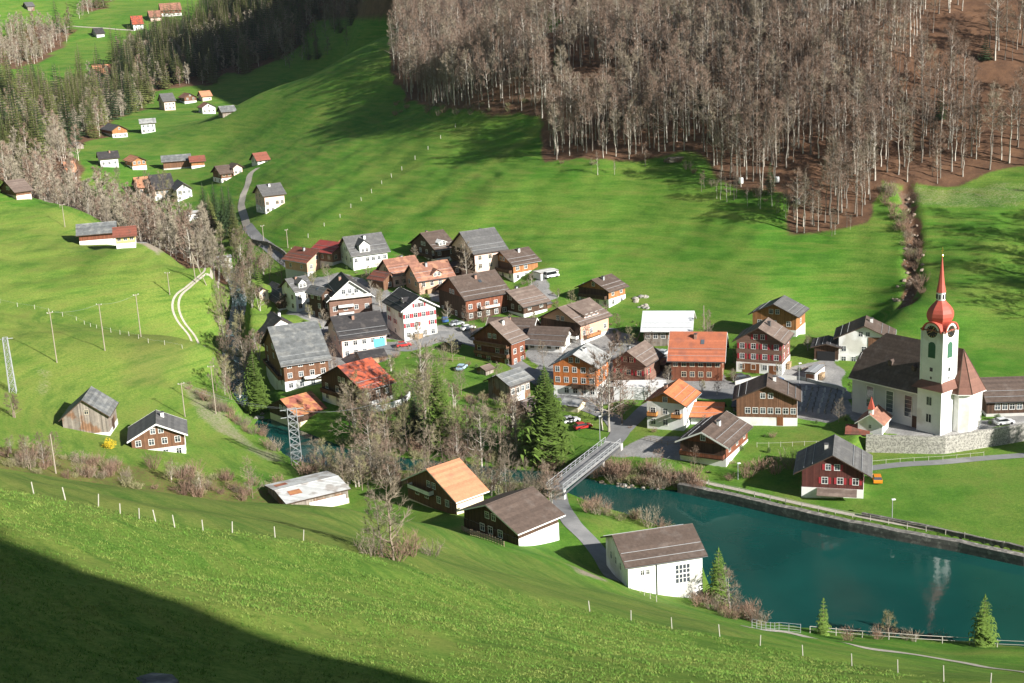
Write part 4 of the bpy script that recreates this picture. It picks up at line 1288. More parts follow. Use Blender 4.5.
h = H('house', 'tall white gabled house at the right of the gorge house row', 'house', (178, 202), 5, 15, 22, 12, 'R', 35, 'roof_gray', 'plaster_white', frac=0, group=U, cols=(3, 2), chim=False)
h = H('workshop', 'flat roofed pale workshop at the edge of the shaded gorge', 'workshop', (189, 222), 9, 16, 25, 7, 'L', 4, 'concrete', 'plaster_white', frac=0, group=U, S=False, Wf=False, chim=False, oe=.2, og=.2, Lm=9, Rm=9)
h = H('house', 'white house with salmon roof at the lower edge of the bare wood far left', 'house', (69, 180), 4, 8, 25, 7, 'L', 28, 'roof_salmon', 'plaster_white', frac=0, group=U, cols=(2, 1), chim=False)
h = H('house', 'pink far house with dark shaded gable at the left of the hamlet', 'house', (165, 111), 5, 11, 28, 9, 'L', 32, 'roof_gray', 'plaster_pink', frac=0, group=U, cols=(3, 2), chim=False)
h = H('house', 'far house with wide salmon roof in the middle of the hamlet', 'house', (185, 104), 5, 12, 28, 6, 'R', 30, 'roof_pinkbrown', 'wood_brown', 'plaster_white', .4, group=U, cols=(2, 1), chim=False)
h = H('house', 'far house with small orange roof uphill in the hamlet', 'house', (203, 102), 4, 9, 28, 5, 'L', 30, 'roof_salmon', 'plaster_cream', frac=0, group=U, cols=(2, 1), chim=False)
h = H('house', 'white walled far house in front of the salmon roof in the hamlet', 'house', (203, 114), 4, 13, 26, 6, 'R', 30, 'roof_pinkbrown', 'plaster_white', frac=0, group=U, cols=(3, 1), chim=False)
h = H('barn', 'dark gabled gray roofed barn at the right end of the hamlet', 'barn', (223, 118), 4, 13, 28, 6, 'L', 32, 'roof_slate', 'wood_gray', frac=0, group=U, S=False, Wf=False, chim=False)
h = H('chalet', 'far chalet with gray roof and timber gable at the wood edge', 'chalet', (113, 138), 10, 15, 32, 7, 'R', 30, 'roof_gray', 'wood_honey', 'plaster_white', .5, group=U, cols=(3, 2), chim=False)
h = H('house', 'bright white far house right of the chalet with the timber gable', 'house', (142, 134), 3, 14, 16, 10, 'L', 26, 'roof_lightgray', 'plaster_white', frac=0, group=U, cols=(3, 1), chim=False, Lm=8)
h = H('hut', 'tiny gray hut at the foot of the conifers far left', 'hut', (78, 149), 7, 6, 50, 4, 'R', 28, 'roof_gray', 'wood_gray', frac=0, group=U, S=False, Wf=False, chim=False)
h = H('farmhouse', 'farthest big farm with red roof and white front at the top of the meadow', 'farmhouse', (162, 17), 3, 20, 18, 6, 'L', 28, 'roof_pinkbrown', 'wood_redbrown', 'plaster_white', .5, group=U, cols=(4, 1), chim=False)
h = H('shed', 'low pale shed left of the farthest big farm', 'shed', (151, 22), 3, 11, 20, 4, 'L', 26, 'roof_pinkbrown', 'plaster_pink', frac=0, group=U, S=False, Wf=False, chim=False)
h = H('hut', 'small white hut with red roof below the farthest big farm', 'hut', (134, 31), 3, 10, 20, 6, 'L', 32, 'roof_redorange', 'plaster_white', frac=0, group=U, cols=(2, 1), chim=False)
h = H('hut', 'small gray stone hut at the end of the pale hillside track', 'hut', (97, 38), 4, 8, 30, 4, 'L', 30, 'roof_dark', 'plaster_gray', frac=0, group=U, S=False, Wf=False, chim=False)
h = H('hut', 'gray hut alone in the highest left meadow', 'hut', (28, 11), 4, 7, 35, 4, 'L', 28, 'roof_gray', 'wood_gray', frac=0, group=U, S=False, Wf=False, chim=False)
h = H('house', 'far brown house with white gable at the meadow corner above the conifers', 'house', (77, 87), 8, 9, 42, 6, 'R', 28, 'roof_brown', 'wood_brown', 'plaster_white', .5, group=U, cols=(2, 2), chim=False)
h = H('barn', 'far barn with long salmon roof half hidden by bare trees', 'barn', (97, 78), 5, 18, 25, 3, 'L', 25, 'roof_salmon', 'wood_brown', frac=0, group=U, S=False, Wf=False, chim=False)
# ------------------------------------------------------------------ church
cC = at_z(939.6, 435, 6)
cr = R_(37.5)
ch = thing('church', 'white church with brown nave roof and a tower carrying a red onion dome and spire', 'church', (cC[0], cC[1], 6), cr)
FOOT.append((cC[0] + math.sin(cr) * 4, cC[1] - math.cos(cr) * 4, cr, 16, 28))
nx0, nx1, ny1 = .6, 15.2, 23.3
mid = (nx0 + nx1) / 2
EZ, RZ = 8.9, 17.3
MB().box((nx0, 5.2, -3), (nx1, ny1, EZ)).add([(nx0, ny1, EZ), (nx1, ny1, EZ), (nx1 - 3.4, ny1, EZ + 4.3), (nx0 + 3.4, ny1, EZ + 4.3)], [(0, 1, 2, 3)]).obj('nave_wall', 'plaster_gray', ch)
# nave roof with half hips
o = .9
k = (RZ - EZ) / (mid - nx0)
ez = EZ - o * k
hipx, hipz = 3.4, EZ + 3.4 * k
yb = ny1 + .5
vs = [(nx0 - o, 3.5, ez), (nx0 - o, yb, ez), (nx0 + hipx, yb, hipz), (mid, yb - 4.0, RZ), (mid, 3.5, RZ), (nx1 + o, 3.5, ez), (nx1 + o, yb, ez), (nx1 - hipx, yb, hipz)]
vs2 = [(x, y, z + .25) for x, y, z in vs]
r = MB().add(vs2, [(0, 4, 3, 2, 1), (5, 6, 7, 3, 4), (3, 7, 2)]).add(vs, [(0, 1, 2, 3, 4), (5, 4, 3, 7, 6), (3, 2, 7)], 1)
r.add(vs + vs2, [(0, 8, 9, 1), (1, 9, 10, 2), (2, 10, 15, 7), (7, 15, 14, 6), (6, 14, 13, 5), (0, 4, 12, 8), (4, 5, 13, 12)], 1)
nr = r.obj('nave_roof', ['roof_brown', 'trim_white'], ch)
MB().box((nx0 - .06, 5.5, EZ - .75), (nx0 + .1, ny1 + .06, EZ - .35)).obj('cornice', 'plaster_white', ch)
for x, y in ((3.2, 9), (3.2, 15)):
    zc = EZ + (x - nx0) * k
    MB().box((x - .5, y - .4, zc), (x + .6, y + .4, zc + .9)).prism([(y - .5, zc + .9), (y + .5, zc + .9), (y, zc + 1.35)], 'x', x - .6, x + 1.1).obj('roof_vent', 'roof_brown', nr)
for i, y in enumerate((8.4, 13.2, 18.4)):
    w = MB()
    w.box((-.1, y - .95, 2.2), (.5, y + .95, 6.9))
    f = MB()
    for a, b in (((y - 1.05), (y - .9)), ((y + .9), (y + 1.05))):
        f.box((nx0 - .12, a, 2.0), (nx0 + .02, b, 7.0))
    f.box((nx0 - .12, y - .9, 6.85), (nx0 + .02, y + .9, 7.0)).box((nx0 - .14, y - .9, 1.95), (nx0 + .02, y + .9, 2.1))
    for q in range(1, 5):
        f.box((nx0 - .06, y - .9, 2.1 + q * .95), (nx0 + .01, y + .9, 2.14 + q * .95))
    fo = f.obj('window', 'plaster_white', ch)
    MB().box((nx0 - .035, y - .9, 2.1), (nx0 + .02, y + .9, 6.85)).obj('pane', 'glass_dark', fo)
cd = MB().box((nx0 - .14, 6.0, -1), (nx0 + .02, 7.3, 2.6)).obj('door', 'wood_dark', ch)
# choir with a polygonal end
cx0, cx1 = mid - 3.8, mid + 3.8
pl_ = [(cx0, 5.3), (cx0, -1.6), (cx0 + 1.5, -3.3), (cx1 - 1.5, -3.3), (cx1, -1.6), (cx1, 5.3)]
MB().prism(pl_[::-1], 'z', -4.5, EZ).obj('choir_wall', 'plaster_white', ch)
oc = .75
po = [(cx0 - oc, 6.5), (cx0 - oc, -1.9), (cx0 + 1.2, -3.3 - oc), (cx1 - 1.2, -3.3 - oc), (cx1 + oc, -1.9), (cx1 + oc, 6.5)]
vv = [(x, y, EZ - .35) for x, y in po] + [(mid, .2, RZ + .1), (mid, 6.5, RZ + .1)]
cro = MB().add(vv, [(0, 7, 6, 1), (1, 6, 2), (2, 6, 3), (3, 6, 4), (4, 6, 7, 5)]).add([(x, y, EZ - .55) for x, y in po], [(0, 1, 2, 3, 4, 5)], 1)
cro.add([(x, y, EZ - .55) for x, y in po] + [(x, y, EZ - .35) for x, y in po], [(i, i + 1, i + 7, i + 6) for i in range(5)], 1)
crr = cro.obj('choir_roof', ['copper_brown', 'trim_white'], ch)
for i in (1, 2, 3, 4):
    MB().bar(tuple(vv[i]), tuple(vv[6]), .1).obj('hip_cap', 'trim_dark', crr)
cw = MB().box((cx0 - .1, .5, 1.8), (cx0 + .02, .65, 6.6)).box((cx0 - .1, 1.9, 1.8), (cx0 + .02, 2.05, 6.6)).box((cx0 - .1, .65, 6.45), (cx0 + .02, 1.9, 6.6)).box((cx0 - .1, .65, 1.8), (cx0 + .02, 1.9, 1.95)).obj('window', 'plaster_white', ch)
MB().box((cx0 - .04, .65, 1.95), (cx0 + .02, 1.9, 6.45)).obj('pane', 'glass_dark', cw)
# the tower
T = 5.2
MB().box((-.35, -.35, -4.5), (T + .35, T + .35, 10.0)).obj('tower_base', 'plaster_white', ch)
q = MB()
e = .95
a0 = [(-.35 - e, -.35 - e), (T + .35 + e, -.35 - e), (T + .35 + e, T + .35 + e), (-.35 - e, T + .35 + e)]
b0 = [(0, 0), (T, 0), (T, T), (0, T)]
q.add([(x, y, 9.85) for x, y in a0] + [(x, y, 11.5) for x, y in b0], [(i, (i + 1) % 4, (i + 1) % 4 + 4, i + 4) for i in range(4)] + [(3, 2, 1, 0)])
q.obj('skirt_roof', 'copper_brown', ch)
tw = MB().box((0, 0, 10.02), (T, T, 22.4)).obj('tower_wall', 'plaster_white', ch)
for x, y in ((0, 0), (T, 0), (0, T), (T, T)):                   # corner pilasters
    MB().box((x - .12, y - .12, 11.3), (x + .12, y + .12, 22.3)).obj('pilaster', 'plaster_white', ch)
MB().box((-.25, -.25, 22.4), (T + .25, T + .25, 22.7)).obj('cornice', 'copper_brown', ch)


def on_face(mb, f, pts, z0=0):
    """pts (u, out, z) on the west or south face of the tower"""
    return [(-o_, u, z) if f == 'W' else (u, -o_, z) for u, o_, z in pts]


for f in 'WS':
    c = T / 2
    # round pediment that carries the clock
    arc = [(c + 2.0 * math.cos(t), 22.3 + 1.9 * math.sin(t)) for t in np.linspace(math.pi, 0, 13)]
    base = [(c - 2.0, 21.0)] + arc + [(c + 2.0, 21.0)]
    m = MB()
    n = len(base)
    A = on_face(m, f, [(u, .16, z) for u, z in base])
    B = on_face(m, f, [(u, -1.4, z) for u, z in base])
    m.add(A + B, [tuple(range(n))] + [(i, i + n, (i + 1) % n + n, (i + 1) % n) for i in range(n)])
    m.obj('clock_gable', 'plaster_white', ch)
    m = MB()
    ar2 = [(c + 2.35 * math.cos(t), 22.3 + 2.2 * math.sin(t)) for t in np.linspace(math.pi, 0, 13)]
    A = on_face(m, f, [(u, .45, z) for u, z in arc] + [(u, .45, z) for u, z in ar2])
    B = on_face(m, f, [(u, -1.7, z) for u, z in arc] + [(u, -1.7, z) for u, z in ar2])
    m.add(A + B, [(i, i + 1, i + 14, i + 13) for i in range(12)] + [(i + 13, i + 14, i + 40, i + 39) for i in range(12)] + [(i, i + 26, i + 27, i + 1) for i in range(12)])
    m.obj('clock_hood', 'church_red', ch)
    ck = [(c + 1.3 * math.cos(t), 22.35 + 1.3 * math.sin(t)) for t in np.linspace(0, 2 * math.pi, 24, endpoint=False)]
    m = MB()
    A = on_face(m, f, [(u, .24, z) for u, z in ck])
    B = on_face(m, f, [(u, .1, z) for u, z in ck])
    m.add(A + B, [tuple(range(24))] + [(i, i + 24, (i + 1) % 24 + 24, (i + 1) % 24) for i in range(24)])
    ck_o = m.obj('clock', 'clock_black', ch)
    m = MB()
    for t in range(12):
        an = 2 * math.pi * t / 12
        m.bar(*on_face(m, f, [(c + .95 * math.cos(an), .26, 22.35 + .95 * math.sin(an)), (c + 1.2 * math.cos(an), .26, 22.35 + 1.2 * math.sin(an))]), .05)
    m.obj('hour_mark', 'gold', ck_o)
    m = MB()
    m.bar(*on_face(m, f, [(c, .29, 22.35), (c + .75, .29, 22.0)]), .05)
    m.bar(*on_face(m, f, [(c, .29, 22.35), (c - .5, .29, 23.35)]), .045)
    m.obj('clock_hand', 'gold', ck_o)
    # louvred belfry opening with a round head
    hd = [(c + .85 * math.cos(t), 19.2 + .85 * math.sin(t)) for t in np.linspace(math.pi, 0, 9)]
    pr = [(c - .85, 16.6)] + hd + [(c + .85, 16.6)]
    m = MB()
    n = len(pr)
    A = on_face(m, f, [(u, .07, z) for u, z in pr])
    B = on_face(m, f, [(u, -.2, z) for u, z in pr])
    m.add(A + B, [tuple(range(n))] + [(i, i + n, (i + 1) % n + n, (i + 1) % n) for i in range(n)])
    lv = m.obj('louvre', 'shutter_green', ch)
    m = MB()
    for z in np.arange(16.8, 19.9, .32):
        P1 = on_face(m, f, [(c - .78, .1, z), (c + .78, .1, z)])
        m.bar(P1[0], P1[1], .05)
    m.obj('slat', 'shutter_green', lv)
    for z, s2 in ((13.6, .35), (11.9, .22)):
        m = MB()
        P1 = on_face(m, f, [(c - s2, .05, z), (c + s2, .05, z), (c + s2, .05, z + s2 * 2.4), (c - s2, .05, z + s2 * 2.4)])
        P2 = on_face(m, f, [(c - s2, -.1, z), (c + s2, -.1, z), (c + s2, -.1, z + s2 * 2.4), (c - s2, -.1, z + s2 * 2.4)])
        m.add(P1 + P2, [(0, 1, 2, 3), (0, 4, 5, 1), (1, 5, 6, 2), (2, 6, 7, 3), (3, 7, 4, 0)])
        m.obj('slit_window', 'glass_dark', ch)
for z in (6.2, 2.4):
    w2 = MB().box((-.45, T / 2 - .75, z - .15), (-.34, T / 2 + .75, z)).box((-.43, T / 2 - .75, z + 1.8), (-.34, T / 2 + .75, z + 1.95)).box((-.43, T / 2 - .75, z), (-.34, T / 2 - .62, z + 1.8)).box((-.43, T / 2 + .62, z), (-.34, T / 2 + .75, z + 1.8)).box((-.4, T / 2 - .04, z), (-.34, T / 2 + .04, z + 1.8)).obj('window', 'trim_white', ch)
    MB().box((-.38, T / 2 - .62, z), (-.34, T / 2 + .62, z + 1.8)).obj('pane', 'glass_dark', w2)
c2 = (T / 2, T / 2)
dm = MB().lathe([(3.15, 22.7), (2.5, 23.0), (1.95, 23.5), (2.15, 23.9), (2.6, 24.5), (2.82, 25.3), (2.78, 26.1), (2.45, 26.9), (1.9, 27.6), (1.3, 28.2), (1.0, 28.6), (.98, 28.7)], 8, 0, c2).obj('onion_dome', 'church_red', ch)
ln_ = MB().lathe([(.92, 28.7), (.92, 30.4), (0, 30.4)], 8, 0, c2).obj('lantern', 'plaster_white', ch)
for an in range(8):
    t = 2 * math.pi * (an + .5) / 8
    MB().box((c2[0] + .87 * math.cos(t) - .12, c2[1] + .87 * math.sin(t) - .12, 29.0), (c2[0] + .87 * math.cos(t) + .12, c2[1] + .87 * math.sin(t) + .12, 30.0)).obj('lantern_opening', 'clock_black', ln_)
sp = MB().lathe([(1.05, 30.4), (1.0, 30.6), (.72, 32.0), (.5, 33.7), (.3, 35.6), (.12, 37.4), (.05, 38.0)], 8, 0, c2).obj('spire', 'church_red', ch)
MB().lathe([(0, 37.85), (.22, 38.0), (.28, 38.2), (.2, 38.4), (0, 38.5)], 8, 0, c2).obj('finial_ball', 'gold', sp)
MB().box((c2[0] - .05, c2[1] - .05, 38.4), (c2[0] + .05, c2[1] + .05, 40.0)).box((c2[0] - .42, c2[1] - .05, 39.2), (c2[0] - .05, c2[1] + .05, 39.32)).box((c2[0] + .05, c2[1] - .05, 39.2), (c2[0] + .42, c2[1] + .05, 39.32)).obj('finial_cross', 'gold', sp)

# ------------------------------------------------------------------ chapel in front of the church
p, ar, Rl, Ll, hw = place(882, 435, 25, 13, 60, 9, z=6)
hc = House('chapel', 'tiny white chapel with red pointed roof turret below the church', 'chapel', tuple(p), ar, 6.5, 5.2, 2.4, 'L', 36)
hc.walls(0, 'plaster_white', 'plaster_white')
hc.roof('roof_pinkbrown', .6, .5, .2, 'trim_white')
hc.window('W', 2.6, 1.2, .5, .8)
hc.window('S', 3.2, .9, .6, .8)
tz = hc.zr
MB().box((.3, 2.15, tz - .6), (1.2, 3.05, tz + 1.1)).obj('bell_turret', 'plaster_white', hc.root)
MB().add([(.1, 1.95, tz + 1.1), (1.4, 1.95, tz + 1.1), (1.4, 3.25, tz + 1.1), (.1, 3.25, tz + 1.1), (.75, 2.6, tz + 3.9)], [(0, 1, 4), (1, 2, 4), (2, 3, 4), (3, 0, 4), (3, 2, 1, 0)]).obj('turret_spire', 'church_red', hc.root)
FOOT.append((p[0], p[1], ar, 6.5, 5.2))

# ------------------------------------------------------------------ powerhouse
h = H('powerhouse', 'white plastered powerhouse with brown roof and large grid window at the lake', 'powerhouse', (629, 604), 22, 75, 13, 41, 'L', 24, 'roof_brown', 'plaster_white', 'plaster_white', 0, chim=False, S=False, Wf=False, z=2.4, Lm=12, oe=.7, og=.7, trim='trim_dark', gut=True)
gw = MB()
gz0 = h.hw - 4.6
u0, u1 = h.R * .63, h.R * .63 + 2.6
gw.box((u0 - .12, -.09, gz0 - .15), (u1 + .12, .02, gz0)).box((u0 - .12, -.07, gz0 + 3.2), (u1 + .12, .02, gz0 + 3.35))
for i in range(5):
    x = u0 + (u1 - u0) * i / 4
    gw.box((x - .07, -.06, gz0), (x + .07, .02, gz0 + 3.2))
for i in range(4):
    for j in range(1, 4):
        x0 = u0 + (u1 - u0) * i / 4 + .07
        gw.box((x0, -.055, gz0 + j * .8 - (.12 if j == 2 else .05)), (x0 + (u1 - u0) / 4 - .14, .02, gz0 + j * .8 + (.12 if j == 2 else .05)))
go = gw.obj('grid_window', 'trim_white', h.root)
MB().box((u0, -.025, gz0), (u1, .02, gz0 + 3.2)).obj('pane', 'glass_dark', go)
for du in (0, .95):
    h.window('S', h.R * .19 + du, h.hw - 2.2, .55, .85)
MB().tube([(h.R * .38, -.12, h.hw - .5), (h.R * .38, -.12, h.hw - 6)], [.07, .07], 6).obj('downspout', 'metal_dark', h.root)
for u in (3, 5.5, 8):
    h.window('W', u, h.hw - 2.6, .7, 1.2)
h.door('W', 10.2)

# ------------------------------------------------------------------ low shed with pale sheet roof
h = H('shed', 'long low shed with pale patched sheet metal roof below the meadow edge', 'shed', (289, 518), 20, 62, 29, 15, 'L', 7, 'roof_sheet', 'wood_gray', 'plaster_cream', .4, gm=None, chim=False, S=False, Wf=False, z=2.6, oe=.5, og=.5)
for fa, fb in ((.06, .72), (.12, .2)):
    a, b = h.A * fa, h.B * fb
    dz = lambda y: h.hw + min(y, h.B - y) * h.tan + .285
    MB().add([(a, b, dz(b)), (a + 2.6, b, dz(b)), (a + 2.6, b + 2, dz(b + 2)), (a, b + 2, dz(b + 2))], [(0, 1, 2, 3)]).obj('rust_sheet', 'roof_rust', h.roof_o)
MB().box((h.R * .35, -.1, .2), (h.R * .95, -.01, h.hw - .9)).obj('board_wall', 'plaster_white', h.root)

# ------------------------------------------------------------------ bridge
bA, bB = at_z(613, 443, 5.0), at_z(555, 489, 5.4)
dv = bB - bA
bl = float(np.hypot(dv[0], dv[1]))
br = thing('footbridge', 'narrow gray road bridge with pale lattice railings over the lake inlet', 'bridge', tuple(bA), math.atan2(dv[1], dv[0]))
sl_ = dv[2] / bl
bw = 1.7
MB().add([(0, -bw, -.45), (bl, -bw, -.45 + dv[2]), (bl, bw, -.45 + dv[2]), (0, bw, -.45), (0, -bw, 0), (bl, -bw, dv[2]), (bl, bw, dv[2]), (0, bw, 0)],
         [(0, 3, 2, 1), (4, 5, 6, 7), (0, 1, 5, 4), (1, 2, 6, 5), (2, 3, 7, 6), (3, 0, 4, 7)]).obj('deck', 'asphalt', br)
for sgn in (-1, 1):
    y = sgn * (bw + .06)
    m = MB()
    m.bar((0, y, 1.15), (bl, y, 1.15 + dv[2]), .07)
    m.bar((0, y, .15), (bl, y, .15 + dv[2]), .055)
    m.bar((0, y, .65), (bl, y, .65 + dv[2]), .03)
    n = int(bl / 2.2)
    for i in range(n):
        x0, x1 = bl * i / n, bl * (i + 1) / n
        m.bar((x0, y, .15 + sl_ * x0), (x1, y, 1.15 + sl_ * x1), .03)
    ra = m.obj('railing', 'metal_gray', br)
    for i in range(n + 1):
        x0 = bl * i / n
        MB().box((x0 - .06, y - .06, sl_ * x0 - .3), (x0 + .06, y + .06, sl_ * x0 + 1.2)).obj('post', 'metal_gray', ra)
    MB().box((0, y - .12, -.9), (bl, y + .05, -.46)).obj('girder', 'metal_dark', br)
for fx in (.3, .96):
    MB().box((bl * fx - .5, -bw + .1, -7), (bl * fx + .5, bw - .1, -.46 + dv[2] * fx)).obj('pier', 'concrete', br)
MB().box((-.8, -bw - .3, -5), (.4, bw + .3, -.05)).obj('abutment', 'concrete', br)

# ------------------------------------------------------------------ walls
def wall_line(name, label, pts, thick, top, bottom, m, cap=None, cat='wall'):
    """a wall along world points (x, y): top and bottom are heights or functions of (x, y)"""
    P = [np.array(q[:2], float) for q in pts]
    Q = []
    for a, b in zip(P[:-1], P[1:]):
        n = max(1, int(np.hypot(*(b - a)) / 2.5))
        Q += [a + (b - a) * i / n for i in range(n)]
    Q.append(P[-1])
    Q = np.array(Q)
    T_ = np.gradient(Q, axis=0)
    T_ /= np.hypot(T_[:, 0], T_[:, 1])[:, None]
    N_ = np.stack([-T_[:, 1], T_[:, 0]], -1)
    vs = []
    for i in range(len(Q)):
        x, y = Q[i]
        zt = top(x, y) if callable(top) else top
        zb = bottom(x, y) if callable(bottom) else bottom
        jit = .06 * math.sin(i * 2.3) + .05 * math.sin(i * 5.1)
        for s_, z in ((-1, zb), (-1, zt + jit), (1, zt + jit), (1, zb)):
            vs.append((x + N_[i][0] * thick / 2 * s_ - Q[0][0], y + N_[i][1] * thick / 2 * s_ - Q[0][1], z))
    fs = []
    for i in range(len(Q) - 1):
        for k in range(4):
            fs.append((i * 4 + k, i * 4 + (k + 1) % 4, (i + 1) * 4 + (k + 1) % 4, (i + 1) * 4 + k))
    fs += [(0, 1, 2, 3), tuple(len(vs) - 4 + q for q in (3, 2, 1, 0))]
    o = MB().add(vs, fs).obj(name, m, None, loc=(Q[0][0], Q[0][1], 0))
    tag(o, label, cat)
    return o


wall_line('shore_wall', 'dark stone retaining wall rising straight from the far lake shore', [p + np.array([-.25, -.75]) for p in map(np.array, SHORE)], 1.5, 1.85, -2, 'stone_dark')
UP = [at_z(px, py, 2.4)[:2] for px, py in ((862, 513), (900, 520), (950, 531), (1024, 547), (1240, 574))]
wall_line('field_wall', 'dark low stone wall along the lower edge of the flat green field', UP, .6, lambda x, y: float(hz(x, y)) + .75, lambda x, y: float(hz(x, y)) - 1.5, 'stone_dark')
TB = [at_z(px, py, 6)[:2] for px, py in ((866, 437), (928, 438.5), (945, 438.5), (1003, 429.5), (1032, 424.5))]
wall_line('terrace_wall', 'tall pale stone retaining wall holding the church terrace', TB, .7, 6.55, 0, 'stone_wall')
wall_line('road_wall', 'gray retaining wall beside the road into the village from upstream', [hit(px, py)[:2] for px, py in ((252, 243), (268, 246), (282, 254), (296, 266))], .5, lambda x, y: float(hz(x, y)) + 1.6, lambda x, y: float(hz(x, y)) - 1.5, 'stone_dark')
wall_line('garden_wall', 'white low wall round the terrace before the red orange roofed chalet', [hit(px, py)[:2] for px, py in ((368, 414), (388, 410), (404, 404), (410, 398))], .35, lambda x, y: float(hz(x, y)) + 1.5, lambda x, y: float(hz(x, y)) - 1, 'plaster_white')
wall_line('road_wall', 'long low gray wall on the street above the churchyard', [hit(px, py)[:2] for px, py in ((735, 385), (760, 379), (800, 380), (846, 392))], .4, lambda x, y: float(hz(x, y)) + .9, lambda x, y: float(hz(x, y)) - 1.5, 'concrete')
st = [at_z(px, py, 2.6) for px, py in ((614, 388), (662, 392))]
MB_ = MB().box((0, 0, -2), (12.5, 6, 3.0), 0).box((-.1, -.1, 3.002), (12.6, 6.1, 3.15), 1)
tq = hit(614, 400)
tag(MB_.obj('terrace', ['plaster_gray', 'trim_white'], None, loc=tuple(tq), rot=R_(-8)), 'white terrace platform with garage below the pink brown chalet', 'terrace')

# ------------------------------------------------------------------ roads and paths
def road(name, pts, width, m, lift=.07, fn=hit):
    mb, P = ribbon([fn(px, py) for px, py in pts], width, lift)
    return structure(mb.obj(name, m, None, smooth=True))


road('valley_road', ((258, 168), (250, 174), (248, 184), (243, 196), (241, 206), (244, 216), (247, 226)), 3.0, 'gravel')
road('valley_road', ((247, 226), (258, 239), (275, 253), (292, 266), (302, 276), (312, 290), (318, 305), (330, 333)), 3.8, 'asphalt')
road('village_street', ((330, 333), (380, 345), (410, 350), (440, 333), (480, 345), (510, 360), (545, 385), (580, 405), (612, 418), (622, 432), (613, 443)), 4.5, 'asphalt', .09)
road('church_street', ((622, 432), (650, 405), (680, 395), (735, 392), (790, 384), (830, 385), (850, 400)), 4, 'asphalt', .1)
road('lake_road', ((555, 489), (560, 505), (572, 525), (590, 542), (604, 560), (618, 582)), 3.6, 'asphalt')
road('field_path', ((860, 470), (900, 465), (940, 463), (985, 459), (1030, 455), (1120, 462)), 2.6, 'asphalt')
road('farm_track', ((205, 347), (190, 336), (177, 322), (171, 308), (174, 296), (190, 285), (205, 274), (214, 264), (206, 257), (190, 253), (165, 249)), .65, 'gravel')
mb, P = ribbon([np.array([*hit(px, py)]) + np.array([1.7, .7, 0]) for px, py in ((205, 347), (190, 336), (177, 322), (171, 308), (174, 296), (190, 285), (205, 274), (214, 264), (206, 257), (190, 253), (165, 249))], .65, .07)
structure(mb.obj('farm_track', 'gravel', None, smooth=True))
road('lake_path', ((745, 627), (775, 630), (800, 635), (850, 645), (900, 653), (960, 662), (1024, 672), (1090, 682)), 1.6, 'gravel')
road('hill_track', ((38, 38), (70, 26), (100, 28), (134, 31)), 2.5, 'gravel')
shore_path = ribbon([(p[0] - .3, p[1] + 3.0, 1.8) for p in SHORE], 1.3, .06)[0]
structure(shore_path.obj('shore_path', 'gravel'))
# ------------------------------------------------------------------ trees
def rv(r, up=0.0):
    while True:
        v = Vector((r.uniform(-1, 1), r.uniform(-1, 1), r.uniform(-1, 1)))
        if .1 < v.length < 1:
            v.normalize()
            v.z += up
            return v.normalized()


def twig_tris(V, T, p, d, n, ln, wd, r, spread=.7, up=.35):
    for _ in range(n):
        q = (d + rv(r, up) * spread).normalized()
        l = ln * r.uniform(.55, 1.2)
        s = q.cross(rv(r)).normalized() * wd
        k = len(V)
        b = p + q * l
        V += [p - s, p + s, b]
        T.append((k, k + 1, k + 2))


